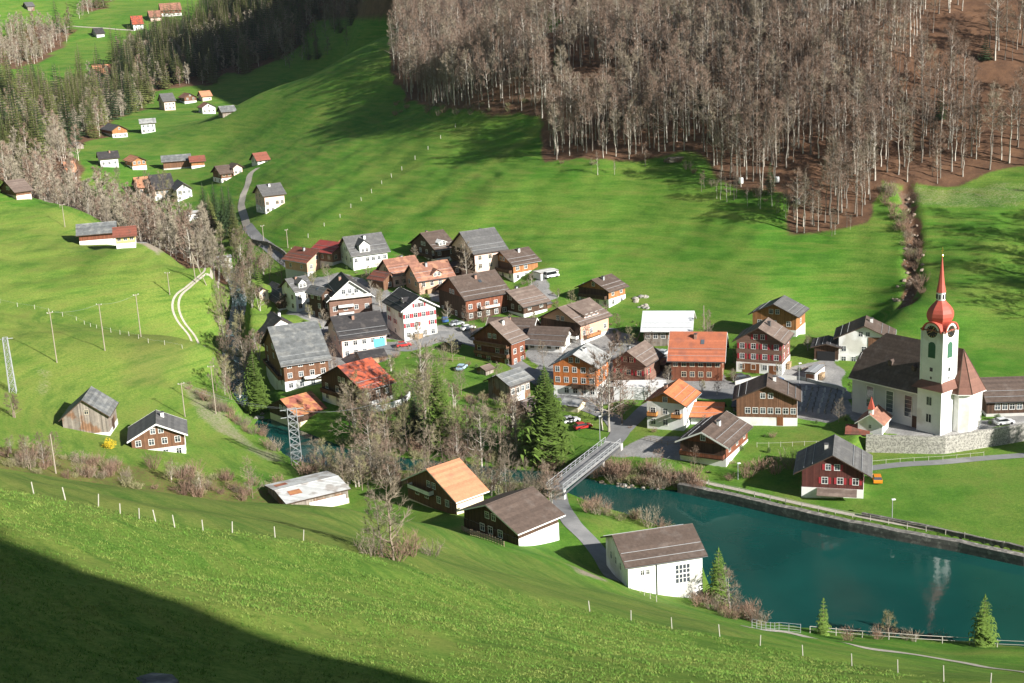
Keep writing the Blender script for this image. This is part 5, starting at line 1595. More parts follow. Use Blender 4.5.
def bare_tree(seed, h, crown0, spread, limbs, twigs, tw=.035, tl=1.3, stems=1, r0=None, lean=.04, up=.5):
    """trunk mesh (trunk and limbs) and crown mesh (branches and twigs) of a leafless tree; base at the origin"""
    r = random.Random(seed)
    tr = MB()
    V, T = [], []
    r0 = r0 or h * .0115
    for sidx in range(stems):
        ld = Vector((r.uniform(-1, 1), r.uniform(-1, 1), 0)) * (lean if stems == 1 else .16)
        base = Vector((r.uniform(-.4, .4), r.uniform(-.4, .4), 0)) if stems > 1 else Vector((0, 0, 0))
        hh = h * (1 if stems == 1 else r.uniform(.75, 1))
        n = 7
        pts = []
        for i in range(n + 1):
            t = i / n
            pts.append(base + ld * hh * t + Vector((r.uniform(-1, 1), r.uniform(-1, 1), 0)) * .012 * hh * (t > 0) + Vector((0, 0, hh * t - (.6 if i == 0 else 0))))
        rs = [r0 * (1 - .9 * (i / n) ** 1.1) * (1.35 if i == 0 else 1) for i in range(n + 1)]
        tr.tube(pts, rs, 6, 0)

        def on(t):
            f = min(t, .999) * n
            i = int(f)
            return pts[i].lerp(pts[i + 1], f - i)
        for j in range(limbs // stems):
            t = crown0 + (1 - crown0) * (j + r.random()) / (limbs // stems)
            t = min(t, .985)
            a = r.uniform(0, 2 * math.pi)
            rel = (t - crown0) / (1 - crown0)
            ln = hh * spread * (1.05 - .72 * rel) * r.uniform(.65, 1.15)
            d = Vector((math.cos(a), math.sin(a), r.uniform(.25, .75) + up * rel)).normalized()
            p = on(t)
            rr = max(.02, r0 * (1 - .85 * t) * .5)
            q1 = p + d * ln * .5 + rv(r) * ln * .05
            d2 = (d + Vector((0, 0, .35)) + rv(r) * .25).normalized()
            q2 = q1 + d2 * ln * .5
            tr.tube([p, q1, q2], [rr, rr * .62, rr * .2], 4, 0, False)
            for k in range(4):
                u = .25 + .72 * (k + r.random()) / 4
                b0 = p.lerp(q1, u * 2) if u < .5 else q1.lerp(q2, u * 2 - 1)
                bd = (d + rv(r, .3) * .9).normalized()
                bl = ln * .42 * r.uniform(.6, 1.2) * (1.1 - u * .5)
                b1 = b0 + bd * bl
                sd_ = bd.cross(rv(r)).normalized() * rr * .42
                kk = len(V)
                V += [b0 - sd_, b0 + sd_, b1]
                T.append((kk, kk + 1, kk + 2))
                for m in range(twigs):
                    twig_tris(V, T, b0.lerp(b1, r.uniform(.25, 1)), bd, 1, tl, tw, r)
            twig_tris(V, T, q2, d2, twigs * 2, tl, tw, r, .8)
    me1 = tr.mesh('trunk', 'bark_pale')
    me2 = fast_mesh('crown', np.array([tuple(v) for v in V]), np.array(T), ['twig_red'])
    return me1, me2


def with_mats(pair, bark, twig):
    a, b = pair[0].copy(), pair[1].copy()
    a.materials[0] = MATS[bark]
    b.materials[0] = MATS[twig]
    return a, b


def spruce(seed, h, rad, m, whorls=None, bare=.06, dens=9):
    """a conifer: trunk and a crown of drooping boughs set with needle sprays"""
    r = random.Random(seed)
    tr = MB().tube([(0, 0, -.6), (0, 0, h * .5), (0, 0, h * .985)], [h * .014, h * .009, .02], 6)
    V, T = [], []
    whorls = whorls or int(h * 1.7)
    for w in range(whorls):
        t = w / (whorls - 1)
        z = h * (bare + (1 - bare - .02) * t)
        ln0 = rad * (1 - t) ** .82 * (1 if t > .08 else .8) + .14
        nb = max(5, int(dens * 1.25 * (1 - t * .45)))
        a0 = r.uniform(0, 6.28)
        for j in range(nb):
            a = a0 + 2 * math.pi * (j + r.uniform(-.3, .3)) / nb
            ln = ln0 * r.uniform(.68, 1.15)
            dx, dy = math.cos(a), math.sin(a)
            droop = .32 * (1 - t) + .02
            rise = .3 * t
            P = []
            for q in (0, .35, .7, 1.0):
                P.append(Vector((dx * ln * q, dy * ln * q, z + ln * (rise * q - droop * q * q + .1 * q ** 3) + r.uniform(-.05, .05))))
            sx, sy = -dy, dx
            wd = [.14 * ln + .1, .3 * ln + .1, .24 * ln + .08, .02]
            for i in range(3):
                k = len(V)
                for s_ in (-1, 1):
                    V.append(P[i] + Vector((sx, sy, 0)) * wd[i] * s_ + Vector((0, 0, -.22 * wd[i])))
                V.append(P[i + 1] + Vector((0, 0, .02)))
                V.append(P[i] + Vector((0, 0, .06)))
                T.append((k, k + 3, k + 2))
                T.append((k + 3, k + 1, k + 2))
                for s_ in (-1, 1):                       # hanging sprays
                    k = len(V)
                    b = P[i].lerp(P[i + 1], r.random())
                    e = b + Vector((sx, sy, 0)) * s_ * wd[i] * r.uniform(1.0, 1.7) + Vector((dx, dy, 0)) * ln * r.uniform(.05, .3) + Vector((0, 0, -r.uniform(.05, .22) * ln - .05))
                    c = b + Vector((dx, dy, 0)) * ln * .14
                    V += [b, c, e]
                    T.append((k, k + 1, k + 2))
    k = len(V)
    for j in range(5):
        a = j * 1.256
        k = len(V)
        V += [Vector((math.cos(a) * .16, math.sin(a) * .16, h * .94)), Vector((math.cos(a + 1.2) * .16, math.sin(a + 1.2) * .16, h * .94)), Vector((0, 0, h * 1.02))]
        T.append((k, k + 1, k + 2))
    return tr.mesh('trunk', 'bark_brown'), fast_mesh('crown', np.array([tuple(v) for v in V]), np.array(T), [m])


def shrub(seed, h, rad, n, m, tw=.03):
    r = random.Random(seed)
    V, T = [], []
    for i in range(n):
        a = r.uniform(0, 6.28)
        b = Vector((math.cos(a), math.sin(a), 0)) * rad * r.random() ** .5 * .6
        d = (Vector((b.x, b.y, 0)) / (rad + .01) * .8 + Vector((r.uniform(-.3, .3), r.uniform(-.3, .3), 1))).normalized()
        ln = h * r.uniform(.55, 1.05)
        e = b + d * ln
        s = d.cross(rv(r)).normalized() * tw * 1.3
        k = len(V)
        V += [b - s, b + s, e]
        T.append((k, k + 1, k + 2))
        for q in range(7):
            p = b.lerp(e, r.uniform(.25, 1))
            twig_tris(V, T, p, d, 1, h * .3, tw, r, .9, .2)
    return fast_mesh('shrub', np.array([tuple(v) for v in V]), np.array(T), [m])


def leafy(seed, h, rad, n, m, sz=.18):
    r = random.Random(seed)
    V, T = [], []
    lobes = [(Vector((r.uniform(-.5, .5) * rad, r.uniform(-.5, .5) * rad, h * r.uniform(.35, .8))), r.uniform(.4, .65)) for _ in range(7)]
    for i in range(n):
        c, k_ = r.choice(lobes)
        v = rv(r)
        p = c + Vector((v.x * rad * k_, v.y * rad * k_, v.z * h * .33)) * r.uniform(.6, 1.05)
        if p.z < 0:
            p.z = -p.z * .3
        a, b = rv(r) * sz, rv(r) * sz
        k = len(V)
        V += [p, p + a, p + b]
        T.append((k, k + 1, k + 2))
    return fast_mesh('bush', np.array([tuple(v) for v in V]), np.array(T), [m])


def dead(h):
    pass


# prototypes: meshes only, every tree that stands is an object of its own
BEECH = []
for i in range(9):
    pr = bare_tree(100 + i, rng.uniform(17, 23), .36 + .05 * (i % 4), .15 + .02 * (i % 4), 26, 5, .04, 1.3, r0=.19 + .025 * (i % 3))
    BEECH.append(with_mats(pr, ('bark_pale', 'bark_dark', 'bark_pale', 'bark_dark')[i % 4], 'twig_red' if i % 3 else 'twig_tan'))
GARDEN = []
for i in range(6):
    pr = bare_tree(200 + i, (11, 13, 9, 14, 10, 12)[i], .16, .36, 30, 7, .03, 1.1, stems=(1, 2, 3, 1, 2, 1)[i], r0=.17, up=.35)
    GARDEN.append(with_mats(pr, 'bark_brown' if i % 2 else 'bark_pale', ('twig_tan', 'twig_red', 'twig_olive')[i % 3]))
FARB = []
for i in range(6):
    pr = bare_tree(300 + i, rng.uniform(14, 20), .16, .22, 18, 5, .085, 1.7, r0=.2)
    FARB.append(with_mats(pr, ('bark_pale', 'bark_dark')[i % 2], ('twig_far', 'twig_red', 'twig_far')[i % 3]))
FARC = [spruce(400 + i, rng.uniform(20, 28), rng.uniform(4.4, 5.6), ('needle_dark', 'needle_olive', 'needle_olive')[i % 3], 22, .05, 10) for i in range(6)]
SHRUB = [shrub(500 + i, (2.2, 3, 1.6, 3.6)[i % 4], (1.4, 1.8, 1.3, 1.7)[i % 4], 46, ('twig_bush', 'twig_tan', 'twig_olive', 'twig_bush')[i % 4]) for i in range(8)]
LEAFY = [leafy(600 + i, 2.2, 1.5, 900, 'leaf_green') for i in range(3)]


def plant(name, label, cat, pair, x, y, s=1.0, group=None, sink=0.0, rot=None, sz=None):
    """one tree = Empty at its foot > trunk, crown"""
    t = thing(name, label, cat, (x, y, float(hz(x, y)) - sink), rng.uniform(0, 6.28) if rot is None else rot, group)
    t.scale = (s, s, s * (sz or 1))
    a = link('trunk', pair[0], t)
    b = link('crown', pair[1], t)
    return t


def clear_of_houses(x, y, m=1.5):
    for fx, fy, fr, fR, fL in FOOT:
        dx, dy = x - fx, y - fy
        u = dx * math.cos(fr) + dy * math.sin(fr)
        v = -dx * math.sin(fr) + dy * math.cos(fr)
        if -m < u < fR + m and -m < v < fL + m:
            return False
    return True


def scatter(poly, gap, r, wob=.45, tries=30):
    """jittered points inside a polygon"""
    P = np.array(poly)
    x0, y0 = P.min(0)
    x1, y1 = P.max(0)
    out = []
    ny_, nx_ = int((y1 - y0) / gap) + 1, int((x1 - x0) / gap) + 1
    X_, Y_ = np.meshgrid(np.arange(nx_) * gap + x0, np.arange(ny_) * gap + y0)
    X_ = X_ + nrg.uniform(-wob, wob, X_.shape) * gap
    Y_ = Y_ + nrg.uniform(-wob, wob, Y_.shape) * gap
    m = sdist(poly, X_, Y_) + 14 * (vnoise(X_ / 17, Y_ / 17, 6) - .5) < 0
    return list(zip(X_[m], Y_[m]))


def in_view(x, y, h=20):
    z = float(hz(x, y))
    for dz in (0, h):
        px, py = project((x, y, z + dz))
        if -25 < px < W + 25 and -20 < py < HH + 20:
            return True
    return False


def join_rest(name, label, spots, pairs, lo=.8, hi=1.2):
    """the trees beyond the countable ones: one object for the whole mass"""
    V, T, MI, mats = [], [], [], []
    off = 0
    for (x, y) in spots:
        a, b = pairs[rng.randrange(len(pairs))]
        s, t = rng.uniform(lo, hi), rng.uniform(0, 6.28)
        z = float(hz(x, y))
        for me in (a, b):
            mt = me.materials[0]
            if mt not in mats:
                mats.append(mt)
            key = ('arr', me.name)
            if key not in CACHE:
                me.calc_loop_triangles()
                co = np.empty(len(me.vertices) * 3, np.float32)
                me.vertices.foreach_get('co', co)
                tr_ = np.empty(len(me.loop_triangles) * 3, np.int32)
                me.loop_triangles.foreach_get('vertices', tr_)
                CACHE[key] = (co.reshape(-1, 3), tr_.reshape(-1, 3))
            co, tr_ = CACHE[key]
            c, sn = math.cos(t) * s, math.sin(t) * s
            V.append(np.stack([co[:, 0] * c - co[:, 1] * sn + x, co[:, 0] * sn + co[:, 1] * c + y, co[:, 2] * s + z], -1))
            T.append(tr_ + off)
            MI.append(np.full(len(tr_), mats.index(mt), np.int32))
            off += len(co)
    if not V:
        return
    o = link(name, fast_mesh(name, np.concatenate(V), np.concatenate(T), mats, np.concatenate(MI)))
    return tag(o, label, None, None, 'stuff')


# ---- the leafless beech wood on the slope
spots = []
for k, gap in (('west clump', 3.7), ('middle', 3.6), ('plateau edge', 4.6), ('east', 4.8)):
    spots += [(x, y) for x, y in scatter(FOREST[k], gap, nrg) if in_view(x, y) and (k == 'west clump' or float(vnoise(np.array(x / 16.), np.array(y / 16.), 61)) < (.74 if k == 'middle' else .62))]
spots.sort(key=lambda q: q[1] + .3 * abs(q[0]) * 0)
front = spots[:300]
for x, y in front:
    plant('beech_tree', 'tall leafless beech with pale trunk in the wood on the slope above the village', 'tree', BEECH[rng.randrange(9)], x, y, rng.choice((rng.uniform(.5, .85), rng.uniform(.75, 1.2), rng.uniform(.85, 1.1))), 'bare beeches in the wood on the slope', .2)
join_rest('beech_wood', 'leafless beech wood continuing up the slope behind the front trees', spots[300:], BEECH, .55, 1.15)
for i in range(9):
    px, py = ((770, 195), (700, 110), (870, 150), (940, 120), (620, 120), (820, 60), (560, 70), (985, 60), (452, 60))[i]
    p = hit(px, py)
    plant('spruce_tree', 'single dark spruce among the leafless beeches on the slope', 'tree', spruce(980 + i, rng.uniform(8, 15), rng.uniform(1.8, 2.8), 'needle_dark'), p[0], p[1], 1, 'dark spruces inside the beech wood', .2)
print('beech', len(spots))

# beeches and spruces just right of the view: their shadows lie on the meadow and the field
for i in range(46):
    plant('beech_tree', 'tall leafless beech in the wood right of the meadow above the church', 'tree', BEECH[i % 9], rng.uniform(146, 196), rng.uniform(312, 358), rng.uniform(.8, 1.25), 'beeches right of the meadow', .2)
for i, (x, y, k) in enumerate(((124, 246, .9), (131, 242, 1.0), (139, 239, 1.05), (147, 244, .95), (118, 250, .7))):
    plant('spruce_tree', 'spruce standing right of the flat green field', 'tree', FARC[i % 6], x, y, k, 'spruces right of the field', .2)

for i in range(34):
    t = rng.random()
    px = np.interp(t, [0, .3, .6, 1], [560, 700, 770, 880])
    py = np.interp(px, [556, 612, 655, 690, 706, 760, 835, 880], [166, 174, 164, 172, 194, 204, 233, 224]) + rng.uniform(-3, 5)
    p = hit(px, py)
    plant('young_beech', 'small young beech at the ragged lower edge of the wood', 'tree', BEECH[i % 9], p[0], p[1], rng.uniform(.2, .5), 'young beeches at the wood edge', .2)

# ---- far woods up the valley: conifers and bare trees mixed
fb, fc = [], []
for k, gap in (('upper', 7.6), ('gorge', 5.2), ('far side', 8), ('far strip', 8)):
    for x, y in scatter(FOREST[k], gap, nrg):
        if not in_view(x, y) or not clear_of_houses(x, y, 4):
            continue
        px, py = project((x, y, float(hz(x, y))))
        pc = .45 if k == 'upper' else (.0 if k == 'gorge' else .04)
        if k == 'upper' and px > 150:
            pc = .42 + .5 * vnoise(np.array(x / 60), np.array(y / 60), 41) - .1
        if k == 'gorge' and px < 45 and py < 165:
            pc = .55
        (fc if rng.random() < pc else fb).append((x, y))
rng.shuffle(fb)
fb.sort(key=lambda q: q[1])
fc.sort(key=lambda q: q[1])
for x, y in fb[:110]:
    plant('bare_tree', 'small looking leafless tree in the mixed wood along the valley stream', 'tree', FARB[rng.randrange(6)], x, y, rng.uniform(.55, 1.05), 'bare trees of the far mixed wood', .2)
join_rest('bare_wood', 'leafless gray brown wood far up the valley', fb[110:], FARB, .6, 1.05)
for x, y in fc[:200]:
    plant('far_spruce', 'far conifer standing in the mixed wood up the valley', 'tree', FARC[rng.randrange(6)], x, y, rng.uniform(.75, 1.3), 'conifers of the far mixed wood', .2)
join_rest('conifer_wood', 'dark conifer wood far up the valley', fc[200:], FARC, .75, 1.3)
print('far', len(fb), len(fc))
# the shaded mountainside at the top of the view
MT = [at_d(px, py, d)[:2] for px, py, d in ((275, 70, 950), (345, 55, 900), (420, 12, 790), (540, 14, 660), (690, 16, 610), (810, 6, 600), (860, -60, 640), (600, -120, 900), (380, -80, 1100), (280, -20, 1100))]
ms = [(x, y) for x, y in scatter(MT, 11, nrg) if in_view(x, y) and hz(x, y) > 40]
join_rest('mountain_wood', 'wood in deep shade on the mountainside at the top', ms, FARB + FARC[:2], .6, 1.0)
print('mountain', len(ms))

# ---- conifers one can point to
def conifer(label, px, py, hpx, wpx, m='needle_green', seed=0, name='spruce_tree', dens=10, bare=.06, zfix=None):
    p = hit(px, py) if zfix is None else at_z(px, py, zfix)
    s = F / depth_of(p)
    hh, rr = hpx / (s * .96), wpx / s / 2
    t = thing(name, label, 'tree', (p[0], p[1], float(hz(p[0], p[1]))), rng.uniform(0, 6))
    a, b = spruce(900 + seed, hh, rr, m, dens=dens, bare=bare)
    link('trunk', a, t)
    link('crown', b, t)
    return t


conifer('tall dark green spruce before the weathered gray barn, broadest in the village', 548, 458, 92, 58, seed=1, dens=11)
conifer('tall slim spruce between the bare trees left of the weathered gray barn', 442, 445, 84, 38, seed=2, dens=11)
conifer('spruce standing at the stream bank beside the patchy slate roofed chalet', 258, 412, 62, 32, seed=3)
conifer('young spruce at the lake beside the right wall of the powerhouse', 719, 604, 58, 30, seed=4, dens=9)
conifer('smallest spruce on the near lake shore behind the railing', 823, 635, 38, 16, seed=5)
conifer('spruce on the near lake shore close to the right edge of the picture', 983, 646, 54, 30, seed=6)
conifer('small dark spruce left of the tall slim spruce', 416, 432, 42, 22, 'needle_dark', seed=7)
conifer('little spruce by the tiny cream shed at the gorge', 260, 292, 26, 12, seed=8)
for i, (px, py, hp, wp) in enumerate(((206, 224, 40, 16), (217, 228, 44, 16), (226, 231, 45, 17), (233, 236, 48, 18), (212, 232, 38, 16), (236, 244, 40, 16))):
    t = conifer('dark spruce in the dense clump beside the valley road', px, py, hp, wp, 'needle_dark' if i < 4 else 'needle_olive', seed=20 + i)
    t['group'] = 'dark spruces beside the valley road'
for i, (px, py, hp, wp) in enumerate(((8, 168, 52, 16), (24, 172, 40, 14), (-3, 160, 48, 16), (36, 165, 34, 13), (14, 150, 40, 15))):
    t = conifer('olive green spruce at the left edge above the bare gorge wood', px, py, hp, wp, 'needle_olive', seed=40 + i)
    t['group'] = 'spruces at the left edge of the picture'

# ---- bare trees in and around the village
def garden(label, px, py, hpx, k, group=None, z=None, mats=None):
    p = hit(px, py) if z is None else at_z(px, py, z)
    s = F / depth_of(p)
    pair = GARDEN[k]
    if mats:
        pair = cached(('gm', k, mats), lambda: with_mats(GARDEN[k], *mats))
    me_h = (11, 13, 9, 14, 10, 12)[k]
    return plant('bare_tree', label, 'tree', pair, p[0], p[1], hpx / (s * .96) / me_h, group)


garden('tall birch like bare tree with a white trunk before the orange timber chalet', 609, 432, 88, 3, mats=('bark_pale', 'twig_red'))
garden('bare tree with pale trunk leaning beside the birch like tree', 602, 430, 70, 0, mats=('bark_pale', 'twig_red'))
garden('broad dark twigged bare tree before the white terrace', 622, 424, 50, 5, mats=('bark_brown', 'twig_red'))
garden('tall gray bare tree between the guesthouse and the upper row of houses', 467, 283, 42, 1, mats=('bark_pale', 'twig_tan'))
garden('largest pale bare tree at the meadow edge before the near bank houses', 393, 560, 82, 0, mats=('bark_brown', 'twig_tan'))
garden('second pale stem tree left of the largest near side bare tree', 382, 556, 64, 3, mats=('bark_dark', 'twig_tan'))
garden('fine gray bare tree rising behind the salmon roofed house', 482, 470, 58, 5, mats=('bark_pale', 'twig_tan'))
garden('bare tree with light trunk rising left of the tall slim spruce', 425, 420, 85, 3, mats=('bark_pale', 'twig_tan'))
garden('spreading gray bare tree by the stream before the blank white gable', 245, 372, 34, 2, mats=('bark_pale', 'twig_tan'))
garden('small round bare fruit tree near the lattice pylon at the left edge', 14, 418, 26, 2, mats=('bark_brown', 'twig_red'))
garden('pale twiggy tree tangled with the young spruce at the powerhouse', 731, 612, 44, 4, mats=('bark_pale', 'twig_tan'))
garden('pale willow like shrub tree on the near lake shore between two spruces', 889, 637, 30, 2, mats=('bark_brown', 'twig_olive'))
for i in range(58):
    for _ in range(20):
        px, py = rng.uniform(312, 560), rng.uniform(392, 480)
        if py < 400 + .06 * abs(px - 400) or (px < 345 and py < 430) or (px > 470 and py < 425):
            continue
        p = hit(px, py)
        if p[2] > .3 and clear_of_houses(p[0], p[1], 1.0):
            break
    s = F / depth_of(p)
    plant('bank_tree', 'tangled bare tree in the grove between stream and village', 'tree', cached(('gv', i % 6), lambda: with_mats(GARDEN[i % 6], ('bark_brown', 'bark_brown', 'bark_pale')[i % 3], ('twig_olive', 'twig_tan', 'twig_red')[i % 3])), p[0], p[1], rng.uniform(.55, 1.1), 'bare grove between the stream and the village')  # bare trees of unknown species, here and on the banks below
for i in range(120):
    if i < 70:
        px = rng.uniform(205, 290)
        py = 232 + (px - 205) * .62 + rng.uniform(-4, 45)
    else:
        px, py = rng.uniform(216, 262), rng.uniform(265, 400)
    p = hit(px, py)
    if not clear_of_houses(p[0], p[1], 1.5) or abs(p[2]) < .2:
        continue
    plant('bank_tree', 'leafless tree on the shaded banks of the stream gorge', 'tree', GARDEN[i % 6], p[0], p[1], rng.uniform(.4, .85), 'bare trees on the gorge banks')
for i in range(60):                                             # near side of the inlet
    px = rng.uniform(335, 560)
    py = 474 + (px - 335) * .075 + rng.uniform(0, 16)
    p = hit(px, py)
    if p[2] < .3 or not clear_of_houses(p[0], p[1], 1.0):
        continue
    plant('bank_tree', 'dense gray twigged tree between the pale roofed shed and the salmon roof', 'tree', GARDEN[i % 6], p[0], p[1], rng.uniform(.35, .75), 'gray trees on the near bank of the inlet')
for px, py, hp in ((246, 62, 22), (318, 58, 14), (302, 60, 10), (430, 115, 22), (60, 208, 18), (95, 212, 20), (130, 222, 24), (165, 205, 30), (150, 200, 26), (180, 215, 24), (118, 205, 34), (105, 200, 32)):
    garden('lone leafless tree on the open ground up the valley', px, py, hp, rng.randrange(6), 'lone bare trees up the valley')

# unseen trees added on the hump: they soften the edge of the meadow shadow
for i in range(46):
    x = rng.uniform(70, 150)
    y = (rng.uniform(45, 55) - .62 * x) / .78
    o = plant('shadow_edge_tree', 'unseen leafless tree added behind the viewer to soften the meadow shadow', 'tree', GARDEN[i % 6], x, y, rng.uniform(.7, 1.3), 'unseen trees added behind the viewer for the meadow shadow', .5)
# ---- shrubs and hedges
def bush(px, py, s, k=None, label='leafless brown bush on the bank', group='brown bushes on the banks', mats=None, p=None, name='bush'):
    p = hit(px, py) if p is None else p
    if p[2] < .1 or not clear_of_houses(p[0], p[1], .4):
        return
    o = link(name, SHRUB[k if k is not None else rng.randrange(8)], None, (p[0], p[1], float(hz(p[0], p[1])) - .1), rng.uniform(0, 6))
    o.scale = (s, s, s * rng.uniform(.8, 1.2))
    return tag(o, label, 'bush', group)


nh = 0
for i in range(420):                                             # hollow behind the near meadow
    px = rng.uniform(-12, 292)
    py = 450 + .12 * px + rng.uniform(0, 30)
    p = hit(px, py)
    if depth_of(p) < 205 or p[2] < .5 or not clear_of_houses(p[0], p[1], 1.5):
        continue
    nh += 1
    if nh % 6 == 0 and nh < 95:
        plant('young_tree', 'thin pale stemmed young tree in the hollow below the barns', 'tree', GARDEN[i % 6], p[0], p[1], rng.uniform(.3, .6), 'thin young trees in the hollow')
    elif nh < 95:
        bush(0, 0, rng.uniform(.45, 1.1), None, 'leafless reddish bush in the hollow below the barns', 'bushes in the hollow below the barns', name='shrub', p=p)
for i in range(95):
    px = rng.uniform(588, 700)
    py = 472 + (px - 588) * .16 + rng.uniform(-9, 7)
    bush(px, py, rng.uniform(.55, 1.05), None, 'dry brown bush on the far bank right of the bridge', 'dry bushes on the far bank')
for i in range(26):
    px = rng.uniform(585, 690)
    bush(px, 506 + (px - 585) * .2 + rng.uniform(-3, 8), rng.uniform(.6, 1.2), None, 'brown bush on the bank between the bridge and the powerhouse', 'bushes between bridge and powerhouse')
for i in range(120):
    px = rng.uniform(300, 560)
    bush(px, 458 + (px - 300) * .08 + rng.uniform(-20, 22), rng.uniform(.7, 1.4), None, 'bare tangled bush along the narrow inlet', 'tangled bushes along the inlet')
for i in range(36):
    px = rng.uniform(185, 290)
    bush(px, 385 + (px - 185) * .72 + rng.uniform(-6, 4), rng.uniform(.5, 1.0), None, 'bare bush on the left bank below the stream rapids', 'bushes on the left bank')
for i in range(24):
    px = rng.uniform(688, 762)
    bush(px, 600 + (px - 690) * .36 + rng.uniform(-6, 4), rng.uniform(.5, 1.0), None, 'pinkish bare bush on the shore right of the powerhouse', 'bushes right of the powerhouse')
for i in range(14):
    bush(rng.uniform(845, 1010), 638 + rng.uniform(-2, 3), rng.uniform(.4, .8), None, 'small bare bush along the near lake shore railing', 'bushes along the near shore railing')
for i in range(90):                                             # edge of the wood and the slide
    k = rng.choice(('a', 'b', 'c'))
    if k == 'a':
        px, py = rng.uniform(556, 870), 0
        py = np.interp(px, [556, 612, 655, 690, 706, 760, 835, 870], [162, 170, 158, 168, 192, 198, 230, 222]) + rng.uniform(-6, 3)
    elif k == 'b':
        t = rng.random()
        px, py = np.interp(t, [0, .5, 1], [885, 912, 915]) + rng.uniform(-10, 8), 190 + t * 110
    else:
        px, py = rng.uniform(395, 550), 108 + rng.uniform(-8, 8)
    bush(px, py, rng.uniform(.6, 1.2), None, 'brown undergrowth bush at the edge of the beech wood', 'undergrowth at the edge of the beech wood', name='wood_bush')
VIL = [hit(*q)[:2] for q in ((285, 300), (340, 262), (410, 250), (520, 262), (560, 290), (640, 320), (700, 345), (830, 345), (848, 380), (845, 420), (790, 430), (760, 460), (680, 470), (640, 455), (590, 430), (520, 425), (470, 415), (410, 405), (300, 400))]
nv = 0
VX = [q for q in scatter(VIL, 5.0, nrg) if clear_of_houses(q[0], q[1], .5)]
rng.shuffle(VX)
for x, y in VX[:210]:
    i_, j_ = int(np.clip(np.searchsorted(GX, x), 0, len(GX) - 1)), int(np.clip(np.searchsorted(GY, y), 0, len(GY) - 1))
    onpave = zp[j_, i_] > .45
    if onpave and clear_of_houses(x, y, 1.6):
        continue
    nv += 1
    if nv % 3:
        bush(0, 0, rng.uniform(.3, .6), None, 'small bare garden shrub between the village houses', 'garden shrubs of the village', p=(x, y, 5.0), name='garden_shrub')
    else:
        o = link('garden_shrub', LEAFY[nv % 3], None, (x, y, float(hz(x, y)) - .1), nv)
        sc_ = rng.uniform(.25, .55)
        o.scale = (sc_, sc_, sc_ * rng.uniform(.8, 1.3))
        tag(o, 'small evergreen garden shrub between the village houses', 'bush', 'evergreen garden shrubs')
for x, y in VX[210:300]:
    if clear_of_houses(x, y, 1.5):
        plant('garden_tree', 'small bare garden tree among the village houses', 'tree', GARDEN[rng.randrange(6)], x, y, rng.uniform(.3, .6), 'garden trees of the village')
for px, py, s in ((395, 560, 1.1), (410, 556, .9), (432, 556, .8), (372, 556, .9), (350, 410, .8), (470, 402, .9), (485, 400, .9), (498, 405, .8), (538, 440, .8), (700, 470, .8), (760, 470, 1.1), (775, 474, 1.2), (790, 468, 1.2), (748, 478, 1.0), (730, 480, .8), (545, 470, 1.2), (560, 468, 1.1), (500, 470, 1.2), (515, 476, 1.1), (530, 478, 1.2)):
    bush(px, py, s, None, 'bare garden bush by a house or lawn of the village', 'bare garden bushes')
for i, (px, py, s, lab) in enumerate(((806, 484, .7, 'dark green bush in front of the lakeside chalet'), (990, 425, .5, 'round dark green shrub on the church terrace, left one'), (997, 421, .7, 'taller green shrub on the church terrace at its right end'),
                                      (800, 372, .5, 'green bush beside the tiny flat roofed garage'),
                                      (690, 392, .6, 'green bush in the dark yard behind the tan gabled house'), (655, 395, .5, 'yellowish green bush below the big brick red roof'), (350, 445, 1.0, 'green bush overhanging the narrow inlet'), (460, 345, .5, 'pale green small tree on the village square'),
                                      (430, 262, .5, 'bright green bush beside the upper meadow chalet'), (590, 335, .5, 'green bush in the garden of the shed dormer guesthouse'))):
    p = hit(px, py)
    o = link('bush', LEAFY[i % 3], None, (p[0], p[1], float(hz(p[0], p[1])) - .1), i)
    o.scale = (s, s, s)
    tag(o, lab, 'bush')
p = hit(111, 449)
o = link('bush', leafy(640, 2.0, 1.9, 1100, 'leaf_yellow', .16), None, (p[0], p[1], p[2] - .1))
tag(o, 'bright yellow flowering bush between the two buildings on the left slope', 'bush')
# ------------------------------------------------------------------ fences
def fence(name, label, bases, hpost, m='post_pale', r=.07, rails=(), wire=None, group=None, lean=.06, rail_m=None, rail_r=.045, worldpts=False):
    P = [np.array(b, float) if worldpts else hit(*b) for b in bases]
    P = [np.array([p[0], p[1], float(hz(p[0], p[1]))]) for p in P]
    o = thing(name, label, 'fence', tuple(P[0]), 0, group)
    for p in P:
        q = p - P[0]
        l = (rng.uniform(-lean, lean), rng.uniform(-lean, lean))
        hh = hpost * rng.uniform(.85, 1.1)
        MB().tube([(q[0], q[1], q[2] - .4), (q[0] + l[0] * hh, q[1] + l[1] * hh, q[2] + hh)], [r, r * .9], 5).obj('post', m, o)
    for hrail in rails:
        mb = MB()
        for a, b in zip(P[:-1], P[1:]):
            a, b = a - P[0], b - P[0]
            mb.bar((a[0], a[1], a[2] + hrail), (b[0], b[1], b[2] + hrail), rail_r)
        mb.obj('rail', rail_m or m, o)
    if wire:
        mb = MB()
        for a, b in zip(P[:-1], P[1:]):
            a, b = a - P[0], b - P[0]
            mb.tube([(a[0], a[1], a[2] + wire), (b[0], b[1], b[2] + wire)], [.012, .012], 3)
        mb.obj('wire', 'metal_gray', o)
    return o


def along(pts, step):
    """points every step metres along a traced ground line"""
    P = [hit(*q)[:2] if len(q) == 2 else np.array(q[:2]) for q in pts]
    out, carry = [], 0.0
    for a, b in zip(P[:-1], P[1:]):
        L_ = np.hypot(*(b - a))
        t = carry
        while t < L_:
            out.append(a + (b - a) * t / L_)
            t += step
        carry = t - L_
    return [(x, y, 0) for x, y in out]


